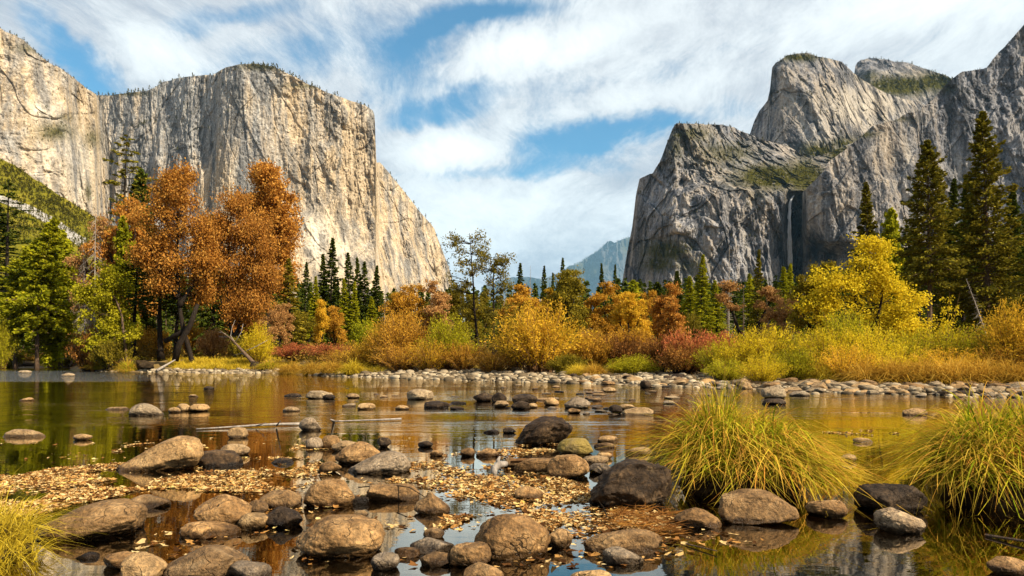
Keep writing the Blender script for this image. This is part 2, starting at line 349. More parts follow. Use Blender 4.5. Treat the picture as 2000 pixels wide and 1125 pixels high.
def cliff(name, label, m, top, ctrl, x0, x1, step=1.5, ybase=702, jit=2.0, amp=1.0, scale=1.0, vert=1.0, seed=0, veg=(), dark=(), warm=(), pale=(), back=900, shear=0.0, ledge=1.0, rgh=(0.28, 0.80), joint=0.0):
    xs = np.arange(x0, x1 + .1, step)
    tp = np.array(top, float); yt = np.interp(xs, tp[:, 0], tp[:, 1])
    one = np.stack([xs * 0.06, 0 * xs, 0 * xs + seed], -1)
    yt = yt + jit * 1.3 * fbm(one, seed + 3, 5, 0.62)
    rows = max(20, int((ybase - yt.min()) / step / 1.05)); tt = np.linspace(0, 1, rows)
    PX = np.repeat(xs[:, None], rows, 1); PY = ybase + (yt[:, None] - ybase) * tt[None, :]
    Dk = np.stack([np.interp(PY, [c[0] for c in col], [c[1] for c in col]) for _, col in ctrl], 0)
    cx = np.array([c[0] for c in ctrl], float); idx = np.clip(np.searchsorted(cx, PX) - 1, 0, len(cx) - 2)
    w = np.clip((PX - cx[idx]) / (cx[idx + 1] - cx[idx]), 0, 1); ii, jj = np.indices(PX.shape)
    D = Dk[idx, ii, jj] * (1 - w) + Dk[idx + 1, ii, jj] * w
    X = (PX - 1000) / F * D; Z = EYE + (HY - PY) / F * D; s = scale
    P = np.stack([X, D * 0.6, Z], -1) / s
    warp = fbm(P / 160, seed + 1, 3)[..., None] * np.array([22.0, 0, 60.0])
    Pw = P + warp; V = np.array([1, 1, 1 / (1 + 4.5 * vert)])
    if shear: Pw = Pw + np.stack([shear * Pw[..., 2], 0 * Pw[..., 2], 0 * Pw[..., 2]], -1)
    def plates(q, k, sd, oc=3):
        n = fbm(q, sd, oc) * k; fl = np.floor(n); fr = n - fl; return (fl + fr ** 7 * 0.85 + fr * 0.15) / k
    d = -62 * ridge(Pw * V / 330, seed + 2, 3) - 22 * ridge(Pw * V / 85, seed + 5, 4)
    d = d + 52 * plates((Pw + 9 * fbm(P / 30, seed + 41, 3)[..., None]) * V / 150, 5, seed + 20) + 30 * plates(Pw * V / 48, 4, seed + 23) + 22 * plates(Pw * np.array([1, 1, .45]) / 60, 4, seed + 21) * ledge + 16 * plates(Pw * np.array([1, 1, .6]) / 22, 3, seed + 22)
    rough = np.clip(rgh[1] + 1.6 * fbm(P * np.array([1, 1, .6]) / 260, seed + 30, 3), rgh[0], 1.5)   # broad clean faces between shattered zones
    d = -62 * ridge(Pw * V / 330, seed + 2, 3) - 9 * ridge(Pw * V / 85, seed + 5, 3) + (d + 62 * ridge(Pw * V / 330, seed + 2, 3) + 22 * ridge(Pw * V / 85, seed + 5, 4)) * rough
    d = d - rough * 8 * fbm(Pw * V / 16, seed + 7, 3, 0.65) - 5.0 * fbm(P * np.array([1, 1, .6]) / 8, seed + 8, 2)
    d = d + 14 * rough * np.clip(1 - np.abs(vnoise(Pw * V / 70, seed + 9)) * 22, 0, 1) * np.clip(0.3 + 2 * vnoise(P / 120, seed + 12), 0, 1)
    if joint:   # angular joints: thin deep clefts in two slanting sets, and the blocks they part
        for k, (q1, q2, sd) in enumerate(((0.55, 0.25, 50), (-0.75, 0.3, 51), (0.15, 0.12, 52))):
            Q = np.stack([P[..., 0] + q1 * P[..., 2], P[..., 1], P[..., 2] * q2], -1) + warp * 0.5; n = vnoise(Q / (95 - 22 * k), seed + sd)
            d = d + joint * (24 * np.clip(1 - np.abs(n) * 13, 0, 1) * np.clip(0.5 + 2.2 * vnoise(P / 90, seed + sd + 7), 0, 1) + 16 * np.sign(n) * np.clip(np.abs(n) * 30, 0, 1))
    led = vnoise(np.stack([P[..., 0] / 170 + P[..., 2] / 230, P[..., 1] / 170, P[..., 2] / 55], -1) + warp / 60, seed + 14)
    d = d - ledge * 5 * rough * sstep(-0.1, 0.4, led)
    D = D + d * amp * s * 1.0
    X = (PX - 1000) / F * D; Y = D; Z = EYE + (HY - PY) / F * D
    # the top runs on behind the rim and comes down at the rear, so that the rock has its depth
    ex = []
    for g, fall in ((0.02, 0.002), (0.07, 0.012), (0.25, 0.06), (1.0, 0.35), (1.05, 1.0)):
        k = 1 + g * back / D[:, -1]
        ex.append(np.stack([X[:, -1] * k, Y[:, -1] * k, Z[:, -1] * (1 - fall)], -1))
    V3 = np.concatenate([np.stack([X, Y, Z], -1), np.stack(ex, 1)], 1)
    nc, nr = V3.shape[:2]
    i = (np.arange(nc - 1)[:, None] * nr + np.arange(nr - 1)[None, :]).ravel()
    me = make_mesh(name, V3.reshape(-1, 3), [np.stack([i, i + nr, i + nr + 1, i + 1], 1)], False)
    pad = lambda A: np.concatenate([A, np.repeat(A[:, -1:], 5, 1)], 1)
    for nm, l in (('veg', veg), ('dark', dark), ('warm', warm), ('pale', pale)):
        attr(me, nm, pad(gauss(PX, PY, l) if nm != 'warm' else sum([k * np.exp(-(((PX - a) / b2) ** 2 + ((PY - b) / c2) ** 2)) for a, b, b2, c2, k in l], np.zeros_like(PX))))
    o = link(name, me, m); tag(o, label, 'cliff', None, 'structure')
    RIM.append((V3[:, rows - 1], V3, PX, PY, np.array(veg, float).reshape(-1, 5)))
    return V3, PX, PY
RIM = []
TREE_PTS = []          # far-off trees on rims and brushy ledges: (x, y, z, height)
def rim_trees(V3, PX, PY, spans, h=(9, 22), seed=0):
    """trees along the rim: spans (px0, px1, how many)"""
    rg = np.random.default_rng(seed); nr = PX.shape[1]
    for a, b, n in spans:
        for q in rg.uniform(a, b, int(n * 1.8)):
            c = int(np.clip(np.searchsorted(PX[:, 0], q), 0, PX.shape[0] - 1)); p = V3[c, nr - 1 + rg.integers(0, 2)]
            TREE_PTS.append((p[0], p[1], p[2] - 1, rg.uniform(*h) ** 1.0 * rg.choice([.35, .5, .8]) * V3[c, nr - 1, 1] / 2500))
def face_trees(V3, PX, PY, blobs, n, h=(5, 13), seed=0):
    rg = np.random.default_rng(seed)
    for cx, cy, rx, ry, k in blobs:
        for _ in range(int(n * rx * ry / 600 * k) + 3):
            x = cx + rg.normal() * rx * 0.6; y = cy + rg.normal() * ry * 0.6
            c = int(np.clip(np.searchsorted(PX[:, 0], x), 0, PX.shape[0] - 1)); col = PY[c]
            if y < col[-1] or y > 690: continue
            r = int(np.argmin(abs(col - y))); p = V3[c, r]
            TREE_PTS.append((p[0], p[1] - 2, p[2] - 1.5, rg.uniform(*h) * p[1] / 2200))

def build_cliffs():
    G1 = ((0.15, 0.147, 0.152), (0.31, 0.30, 0.29), (0.49, 0.475, 0.445)); W1 = ((0.27, 0.20, 0.12), (0.47, 0.365, 0.24), (0.66, 0.555, 0.42))
    G2 = ((0.098, 0.097, 0.108), (0.235, 0.232, 0.248), (0.44, 0.43, 0.435)); W2 = ((0.18, 0.145, 0.115), (0.36, 0.30, 0.235), (0.56, 0.48, 0.39))
    mE = rockmat('tan_granite', G1, W1, 0.40, 0.50); mL = rockmat('pale_granite', G1, W1, 0.22, 0.52); mR = rockmat('grey_granite', G2, W2, 0.55, 0.20, 0.28)
    # the great wall with its vertical prow
    top = [(185, 186), (215, 187), (250, 181), (285, 178), (300, 172), (320, 160), (345, 153), (385, 148), (415, 146), (425, 140), (440, 132), (465, 126), (490, 124), (515, 126), (540, 133), (560, 143), (575, 150), (600, 163), (640, 180), (680, 195), (715, 207), (728, 216), (732, 226), (735, 318), (742, 317), (750, 325), (765, 345), (790, 375), (810, 400), (830, 425), (848, 445), (855, 465), (866, 495), (876, 520), (882, 540), (884, 560), (890, 640)]
    c = [(185, [(150, 2900), (700, 2720)]), (330, [(150, 2760), (700, 2590)]), (425, [(120, 2640), (700, 2470)]), (470, [(120, 2590), (700, 2410)]), (560, [(140, 2640), (400, 2580), (700, 2400)]), (640, [(180, 2720), (420, 2660), (700, 2430)]), (733, [(215, 2840), (420, 2770), (700, 2500)]), (742, [(310, 3000), (420, 2900), (700, 2540)]), (890, [(440, 3450), (700, 3200)])]
    a = cliff('granite_monolith', 'huge tan granite monolith with a vertical prow and rounded summit', mE, top, c, 185, 889, 1.15, jit=1.6, seed=11, vert=1.7, amp=0.85, rgh=(0.2, 0.62), joint=0.22,
              warm=[(600, 400, 170, 260, 0.35), (300, 300, 110, 220, -0.55), (700, 330, 60, 100, 0.2), (400, 230, 70, 90, -0.6), (500, 150, 110, 30, -0.5), (480, 280, 40, 80, -0.25), (810, 480, 60, 80, 0.1)],
              dark=[(345, 285, 40, 60, 0.25), (455, 175, 22, 18, 0.3), (545, 170, 18, 20, 0.35), (330, 245, 16, 10, 0.4), (400, 250, 25, 60, 0.2)], pale=[(622, 470, 25, 60, 0.9), (598, 440, 14, 30, 0.6), (465, 345, 10, 30, 0.8), (660, 500, 50, 40, 0.5)], veg=[(520, 130, 60, 8, 0.9), (600, 168, 50, 6, 0.7), (250, 183, 50, 5, 0.8), (200, 310, 22, 28, 0.8)])
    rim_trees(*a, [(190, 300, 46), (300, 425, 22), (470, 620, 60), (620, 725, 18), (760, 880, 16)], (8, 24), 1); face_trees(*a, [(525, 132, 45, 6, 1.5), (205, 305, 16, 22, 1.3), (275, 245, 14, 6, 1), (400, 250, 90, 60, .06), (640, 330, 90, 120, .02)], 40, (6, 14), 2)
    # bright wall at the edge of the valley
    top = [(-60, 20), (0, 55), (12, 62), (30, 68), (45, 78), (60, 92), (75, 108), (95, 122), (115, 132), (130, 142), (150, 158), (170, 172), (188, 185), (198, 206), (208, 245), (214, 282), (216, 420), (217, 640)]
    c = [(-60, [(0, 1950), (700, 1650)]), (60, [(90, 2010), (700, 1760)]), (130, [(140, 2090), (700, 1850)]), (185, [(180, 2260), (700, 2000)]), (216, [(280, 2480), (700, 2300)])]
    a = cliff('granite_wall', 'bright cream granite wall rising out of the picture beside the green slope', mL, top, c, -60, 215, 1.15, jit=2.0, seed=23, amp=0.72, rgh=(0.25, 0.7), joint=0.25, vert=1.1, scale=0.8,
              warm=[(60, 200, 140, 160, 0.15), (30, 100, 60, 60, 0.2)], veg=[(108, 258, 42, 20, 0.9), (128, 230, 20, 12, 0.6), (180, 270, 20, 22, 0.7), (60, 95, 40, 10, 0.6), (172, 375, 8, 20, 0.8)], pale=[(85, 215, 25, 22, 0.9), (150, 330, 40, 70, 0.6), (100, 310, 50, 40, 0.4)], dark=[(149, 195, 5, 28, 0.5), (120, 172, 8, 10, 0.45), (15, 90, 8, 22, 0.4), (72, 285, 4, 30, 0.3)])
    rim_trees(*a, [(-20, 46, 20), (46, 130, 34), (130, 190, 16)], (7, 17), 3); face_trees(*a, [(108, 255, 34, 16, 1.4), (180, 272, 14, 18, 1.3), (172, 372, 6, 18, 1.5), (100, 230, 90, 90, .10)], 40, (4, 9), 4)
    # hazy far peak
    mF = rockmat('far_granite', ((0.05, 0.05, 0.06), (0.10, 0.10, 0.115), (0.19, 0.185, 0.19)), ((0.05, 0.05, 0.05), (0.10, 0.10, 0.10), (0.19, 0.18, 0.17)), 0.35, 0.3)
    top = [(940, 560), (985, 545), (1000, 541), (1030, 540), (1060, 545), (1095, 532), (1112, 519), (1125, 517), (1140, 508), (1160, 495), (1178, 481), (1186, 472), (1192, 470), (1200, 474), (1215, 468), (1232, 462), (1260, 455), (1330, 470)]
    c = [(940, [(400, 50400), (700, 46800)]), (1100, [(400, 48600), (700, 44100)]), (1182, [(400, 46800), (700, 43200)]), (1205, [(400, 45720), (700, 43200)]), (1330, [(400, 49500), (700, 46800)])]
    a = cliff('far_peak', 'distant blue hazy peak between the two cliffs', mF, top, c, 940, 1330, 1.5, jit=1.5, seed=31, scale=16.0, amp=0.9, vert=0.8, veg=[(1140, 530, 50, 25, 1.0), (1030, 555, 50, 12, 1), (1230, 480, 22, 20, 0.9)], back=3500)
    rim_trees(*a, [(1120, 1180, 70), (1200, 1240, 40)], (4, 9), 5)
    # lower buttress beside the waterfall, its bench and gully
    top = [(1214, 560), (1218, 535), (1226, 488), (1235, 442), (1242, 382), (1249, 350), (1262, 342), (1275, 338), (1289, 317), (1302, 280), (1314, 250), (1321, 241), (1344, 241), (1372, 242), (1409, 243), (1432, 248), (1455, 259), (1483, 271), (1520, 280), (1547, 290), (1566, 303), (1594, 306), (1618, 298), (1650, 285), (1690, 270)]
    c = [(1214, [(240, 2500), (700, 2400)]), (1262, [(240, 2330), (350, 2280), (520, 2180), (700, 2080)]), (1320, [(235, 2260), (330, 2190), (420, 2060), (520, 1990), (700, 1900)]), (1400, [(240, 2420), (330, 2210), (385, 2060), (520, 1990), (700, 1880)]),
         (1450, [(255, 2560), (330, 2260), (372, 2060), (520, 2020), (700, 1960)]), (1500, [(265, 2640), (330, 2320), (373, 2090), (385, 2060), (700, 1990)]), (1528, [(280, 2640), (330, 2340), (374, 2110), (384, 2090), (700, 2040)]), (1540, [(285, 2640), (372, 2150), (382, 2190), (700, 2190)]), (1572, [(300, 2640), (372, 2150), (382, 2200), (700, 2200)]), (1690, [(260, 2700), (372, 2200), (700, 2260)])]
    a = cliff('granite_buttress', 'dark grey granite buttress with a brushy bench above the waterfall', mR, top, c, 1214, 1690, 1.15, jit=2.0, seed=47, scale=0.75, amp=1.0, vert=0.8, ledge=1.5, rgh=(0.5, 1.0), joint=0.62, shear=0.0,
              dark=[(1552, 440, 26, 70, 1.3), (1556, 520, 34, 70, 1.2), (1575, 470, 20, 60, 1.0), (1512, 500, 22, 40, 0.6), (1480, 520, 24, 20, 0.4)],
              veg=[(1505, 345, 75, 26, 1.5), (1570, 345, 40, 34, 1.5), (1420, 300, 70, 26, 0.75), (1350, 262, 50, 18, 0.8), (1320, 290, 20, 30, 0.6), (1300, 490, 50, 22, 1.3), (1285, 515, 34, 18, 1.2), (1350, 520, 40, 20, .8), (1640, 300, 30, 20, 1.2), (1480, 380, 24, 14, .5)],
              warm=[(1470, 420, 40, 60, 0.55), (1390, 290, 70, 40, 0.25), (1260, 420, 40, 120, -0.4), (1405, 400, 30, 40, 0.3)], pale=[(1458, 470, 8, 70, 0.35)])
    rim_trees(*a, [(1318, 1440, 44), (1440, 1560, 16), (1280, 1316, 8)], (6, 13), 6); face_trees(*a, [(1505, 345, 60, 20, 1.6), (1575, 335, 35, 24, 1.6), (1420, 300, 60, 20, 0.6), (1300, 490, 40, 18, 1.6), (1285, 515, 26, 14, 1.5), (1345, 265, 40, 12, 1), (1630, 300, 26, 14, 1.5), (1380, 290, 90, 50, .25), (1480, 430, 60, 60, .10), (1330, 420, 70, 90, .12)], 60, (6, 12), 7)
    # the tall rounded peak behind it
    top = [(1455, 300), (1464, 264), (1474, 234), (1483, 216), (1499, 197), (1504, 174), (1508, 132), (1515, 123), (1538, 109), (1557, 105), (1575, 103), (1594, 109), (1621, 114), (1645, 121), (1654, 130), (1668, 144), (1686, 156), (1705, 167), (1732, 183), (1765, 193), (1797, 199), (1808, 211), (1840, 250)]
    c = [(1455, [(100, 3300), (420, 3100)]), (1504, [(100, 3020), (420, 2820)]), (1530, [(100, 2960), (420, 2720)]), (1590, [(100, 2980), (200, 2850), (420, 2680)]), (1640, [(110, 3080), (220, 2880), (420, 2720)]), (1700, [(150, 3200), (260, 2950), (420, 2800)]), (1840, [(190, 3500), (420, 3050)])]
    a = cliff('granite_peak', 'tall rounded grey peak standing behind the buttress', mR, top, c, 1455, 1838, 1.15, jit=1.4, seed=59, scale=0.9, amp=0.7, vert=0.9, rgh=(0.4, .8), joint=0.42, shear=0.4, ybase=420,
              warm=[(1720, 200, 60, 25, 0.6), (1640, 180, 70, 60, 0.35), (1690, 220, 60, 20, 0.4), (1480, 240, 24, 60, -0.4)], pale=[(1680, 210, 90, 40, 0.55), (1600, 250, 50, 60, 0.3)], veg=[(1560, 112, 50, 9, 1.0), (1600, 295, 40, 18, 1.2), (1650, 280, 30, 14, 1.0), (1690, 150, 20, 10, 0.5)], back=700)
    rim_trees(*a, [(1510, 1600, 40), (1600, 1660, 12)], (5, 12), 8); face_trees(*a, [(1560, 114, 40, 6, 1.3), (1605, 292, 34, 14, 1.4), (1680, 235, 40, 14, .3), (1600, 200, 80, 60, .12)], 50, (5, 11), 9)
    top = [(1655, 190), (1668, 150), (1670, 130), (1674, 122), (1682, 116), (1700, 114), (1728, 116), (1751, 121), (1769, 121), (1788, 128), (1816, 137), (1843, 146), (1857, 153), (1890, 168), (1930, 190)]
    c = [(1655, [(100, 3900), (420, 3600)]), (1700, [(110, 3800), (150, 3650), (420, 3300)]), (1930, [(130, 3900), (420, 3300)])]
    a = cliff('granite_ridge', 'low brush-topped grey ridge between the rounded peak and the sheer grey wall', mR, top, c, 1655, 1929, 1.3, jit=1.6, seed=67, scale=1.0, amp=0.8, vert=0.5, ybase=420, veg=[(1760, 168, 80, 20, 1.5), (1830, 160, 50, 18, 1.5), (1700, 150, 24, 12, .8)], back=500)
    rim_trees(*a, [(1680, 1800, 30), (1800, 1860, 16)], (6, 14), 10); face_trees(*a, [(1760, 165, 70, 14, 1.5), (1830, 160, 36, 12, 1.5)], 50, (6, 12), 11)
    # sheer grey wall above the right-hand pines
    top = [(1566, 430), (1567, 380), (1569, 374), (1589, 354), (1608, 336), (1617, 317), (1649, 294), (1663, 283), (1682, 266), (1705, 246), (1732, 239), (1751, 234), (1774, 220), (1797, 216), (1803, 208), (1820, 197), (1839, 174), (1857, 156), (1880, 139), (1899, 137), (1927, 132), (1940, 114), (1963, 91), (1982, 68), (2000, 49), (2060, 10), (2150, -40), (2300, -80)]
    c = [(1566, [(300, 2160), (700, 2120)]), (1576, [(300, 2020), (380, 2010), (440, 2030), (480, 2110), (700, 2110)]), (1620, [(300, 1980), (400, 1950), (470, 1960), (500, 2060), (700, 2050)]), (1700, [(240, 2020), (400, 1940), (700, 1860)]), (1790, [(215, 2010), (400, 1940), (700, 1830)]), (1803, [(190, 2060), (400, 2000), (700, 1880)]), (1900, [(130, 2070), (400, 1990), (700, 1840)]), (2060, [(0, 2080), (700, 1800)]), (2300, [(-80, 2100), (700, 1800)])]
    a = cliff('sheer_cliff', 'sheer grey granite cliff streaked with dark stains behind the tall pines', mR, top, c, 1566, 2250, 1.2, jit=1.8, seed=83, scale=0.75, amp=0.75, vert=1.5, joint=0.4, ledge=0.7,
              dark=[(1590, 490, 22, 40, 1.2), (1615, 500, 30, 26, 1.0), (1572, 430, 6, 50, .8), (1560, 500, 20, 60, 1.0), (1640, 480, 40, 30, 0.5), (1815, 270, 20, 90, .18)], warm=[(1730, 330, 50, 90, 0.4), (1640, 400, 50, 50, 0.45), (1880, 280, 60, 150, -0.45), (1960, 200, 60, 150, -0.45)], veg=[(1690, 262, 30, 8, 0.8), (1760, 232, 30, 6, 0.7), (1850, 175, 22, 10, .5)], pale=[(1880, 330, 30, 40, 0.4), (1775, 330, 10, 60, 0.4)])
    rim_trees(*a, [(1640, 1800, 26), (1900, 1990, 12), (1575, 1640, 8)], (5, 11), 12)
    # green talus slope under the bright wall
    mH, t, out = mat('brush_slope')
    pos = t.node('ShaderNodeNewGeometry').outputs['Position']; n1 = t.noise(pos, 0.03, 5, 0.65); n2 = t.noise(pos, 0.22, 5, 0.7)
    tal = t.node('ShaderNodeAttribute', attribute_name='pale').outputs['Fac']
    cgr = t.ramp(t.math('ADD', t.math('MULTIPLY', n1, 0.5), t.math('MULTIPLY', n2, 0.5)), [(0.32, (0.045, 0.048, 0.006)), (0.5, (0.15, 0.135, 0.013)), (0.68, (0.28, 0.215, 0.03))])
    c2 = t.mix(t.rng(t.math('ADD', tal, t.math('MULTIPLY', t.math('SUBTRACT', n2, 0.5), 0.5)), 0.45, 0.62, 0, 1, True), cgr, t.ramp(n2, [(0.3, (0.12, 0.11, 0.10)), (0.7, (0.52, 0.49, 0.45))]))
    df = t.node('ShaderNodeBsdfDiffuse', {'Color': c2}); t.put(df.inputs['Normal'], t.node('ShaderNodeBump', {'Strength': 1, 'Distance': 4.0, 'Height': n2}).outputs[0]); t.put(out.inputs[0], df.outputs[0])
    top = [(-80, 260), (0, 308), (36, 328), (72, 352), (108, 376), (140, 396), (176, 418), (215, 448), (270, 500), (350, 590), (420, 690)]
    c = [(-80, [(200, 900), (700, 420)]), (60, [(340, 900), (700, 430)]), (200, [(430, 930), (700, 470)]), (420, [(500, 980), (700, 560)])]
    xs = np.arange(0, 165, 4.0); band = [(x, np.interp(x, [0, 60, 110, 160], [388, 410, 438, 474]), 9, np.interp(x, [0, 160], [9, 15]), 1.0) for x in xs]
    a = cliff('hill', 'green brushy slope with a strip of pale talus below the bright wall', mH, top, c, -80, 418, 1.8, jit=2.5, seed=91, scale=0.35, amp=0.5, vert=-0.1, pale=band, back=300)
    face_trees(*a, [(40, 360, 55, 22, 2.2), (100, 400, 55, 25, 2.2), (150, 430, 45, 25, 2.2), (70, 450, 60, 25, 2.0), (10, 430, 50, 25, 2.0), (160, 480, 30, 20, 2), (20, 335, 40, 14, 2)], 75, (7, 15), 13)

def build_far_trees():
    """rim and ledge trees, too far off and too many to count: one mass"""
    rg = np.random.default_rng(5); b = MB(); P = np.array(TREE_PTS); n = len(P); k = 26
    base = np.repeat(P[:, :3], k, 0); h = np.repeat(P[:, 3], k); f = rg.uniform(0.12, 1, n * k); ang = rg.uniform(0, 6.283, n * k)
    fat = np.repeat(rg.uniform(0.16, 0.42, n), k); r = h * fat * (1.05 - f) ** 0.8 * rg.uniform(0.3, 1, n * k)
    c = base + np.stack([np.cos(ang) * r, np.sin(ang) * r, h * f], -1)
    d = np.stack([np.cos(ang), np.sin(ang), rg.normal(size=n * k) * 0.5 + .2], -1)
    b.leaves(c, d, h * 0.30, h * 0.16, rg)
    m = leafmat('far_foliage', [(0.024, 0.028, 0.006), (0.085, 0.080, 0.012), (0.24, 0.195, 0.026)], 0.1)
    tag(link('rim_woods', b.mesh('rim_woods'), m), 'tiny scattered trees and brush along the cliff rims and ledges', None, None, 'stuff')

def build_waterfall():
    """a thin plunge of white water: many falling strands inside the dark notch"""
    rg = np.random.default_rng(8); b = MB()
    for i in range(64):
        u = rg.normal() * 0.5; y0 = 381 + rg.uniform(0, 90) * (i > 10); y1 = min(520, y0 + rg.uniform(50, 150))
        ys = np.linspace(y0, y1, 14); k = (ys - 381) / 140
        cx = np.interp(ys, [381, 388, 400, 440, 480, 520], [1551, 1546, 1542.5, 1540.5, 1541, 1542.5]) + u * (0.9 + 5.2 * k) + 0.5 * np.sin(ys * 0.2 + i)
        pts = np.stack([at(x, y, 2120 + (i % 5) * 3) for x, y in zip(cx, ys)]); b.tube(pts, np.interp(np.linspace(0, 1, 14), [0, .2, 1], [0.9, 1.2, 0.4]) * rg.uniform(0.5, 1.1), 4)
    m, t, out = mat('falling_water')
    pos = t.node('ShaderNodeNewGeometry').outputs['Position']; n = t.noise(t.mapping(pos, scale=(1, 1, 0.08)), 0.2, 4, 0.7)
    df = t.node('ShaderNodeBsdfDiffuse', {'Color': (0.88, 0.9, 0.93)}); tr = t.node('ShaderNodeBsdfTransparent')
    t.put(out.inputs[0], t.node('ShaderNodeMixShader', {0: t.rng(n, 0.30, 0.60, 0.35, 0.95), 1: tr.outputs[0], 2: df.outputs[0]}).outputs[0])
    tag(link('waterfall', b.mesh('waterfall', True), m), 'thin white waterfall plunging down the dark stained notch of the buttress', 'waterfall')
# ------------------------------------------------------------------ plants: builders
def conifer(name, seed, H, W, bare=0.15, r0=None, n_br=150, spray=34, sl=0.55, sw=0.20, shape=1.0, droop=0.25, up=0.35, ragged=0.25, stubs=0, lean=0.0, m_leaf=None, m_bark=None, tops=1.0, lean_dir=0.0, fluff=1.0):
    """root Empty with trunk (limbs in it) and crown; H tall, W wide"""
    rg = np.random.default_rng(seed); T = MB(); L = MB(); r0 = r0 or H * 0.013
    k = 12; f = np.linspace(0, 1, k)
    off = np.stack([lean * H * f ** 1.5 * math.cos(lean_dir) + 0.008 * H * np.sin(f * 5 + seed), lean * H * f ** 1.5 * math.sin(lean_dir) + 0.008 * H * np.cos(f * 4 + seed), f * H], 1); off[:, :2] -= off[0, :2]
    T.tube(off, r0 * (1 - f * 0.94) * (1 + 0.5 * np.exp(-f * 30)), 8)
    axis = lambda h: np.array([np.interp(h, f, off[:, i]) for i in range(3)])
    cs, ds, ls = [], [], []
    for i in range(n_br):
        h = bare + (1 - bare) * (i + rg.uniform(0, 1)) / n_br; u = (h - bare) / (1 - bare)
        prof = (1 - u) ** (0.85 * shape) * (0.72 + 0.28 * min(1, u / 0.18)) * tops + 0.018
        ln = W / 2 * prof * max(0.25, 1 + ragged * rg.normal()); az = i * 2.399 + rg.normal() * 0.5
        e0 = up * (u * 1.4 - 0.35) + rg.normal() * 0.10; s = np.linspace(0, 1, 5)
        dirh = np.array([math.cos(az), math.sin(az), 0])
        pts = axis(h) + dirh * (ln * s)[:, None] + np.array([0, 0, 1]) * (ln * (math.tan(e0) * s - droop * s ** 2 * (1 - u) + 0.16 * droop * s ** 4))[:, None]
        T.tube(pts, np.interp(s, [0, 1], [max(0.02, ln * 0.018), 0.008]), 4, False)
        n = max(5, int(spray * (0.25 + 0.75 * ln / (W / 2)))); q = rg.uniform(0.18, 1.03, n) ** 0.8
        c = np.stack([np.interp(q, s, pts[:, j]) for j in range(3)], 1)
        side = np.cross(dirh, [0, 0, 1]); sg = rg.choice([-1, 1], n); spread = (0.34 * ln * (1.08 - q) + 0.12) * rg.uniform(0, 1, n)
        c = c + side * (sg * spread)[:, None] + np.array([0, 0, 1]) * (rg.normal(size=n) * 0.09 * fluff * (0.3 + ln * 0.18))[:, None]
        d = dirh * rg.uniform(0.5, 1, n)[:, None] + side * (sg * rg.uniform(0.2, 0.9, n))[:, None] + np.array([0, 0, 1]) * (rg.normal(size=n) * 0.35 - 0.1)[:, None]
        cs.append(c); ds.append(d); ls.append(np.full(n, 1.0) * rg.uniform(0.7, 1.25, n))
    for i in range(stubs):
        h = rg.uniform(0.12, max(bare, 0.2)) ; az = rg.uniform(0, 6.28); ln = W * rg.uniform(0.05, 0.2); p = axis(h); T.tube([p, p + np.array([math.cos(az) * ln * .6, math.sin(az) * ln * .6, 0.0]), p + np.array([math.cos(az) * ln, math.sin(az) * ln, -ln * 0.4])], [0.04, 0.025, 0.008], 4, False)
    ls = np.concatenate(ls); L.leaves(np.vstack(cs), np.vstack(ds), sl * ls, sw * ls, rg)
    root = empty(name); link('trunk', T.mesh('trunk', True), m_bark, root); link('crown', L.mesh('crown'), m_leaf, root)
    root['_h'] = H; root['_w'] = W; PROTO.append(root); return root
PROTO = []
def curve(a, b, bend, rg, k=6):
    a = np.asarray(a, float); b = np.asarray(b, float); s = np.linspace(0, 1, k)[:, None]; ln = np.linalg.norm(b - a)
    o = rg.normal(size=3) * bend * ln; o2 = rg.normal(size=3) * bend * ln * 0.5
    return a + (b - a) * s + o * (s * (1 - s)) * 2 + o2 * np.sin(s * 6.28) * 0.3
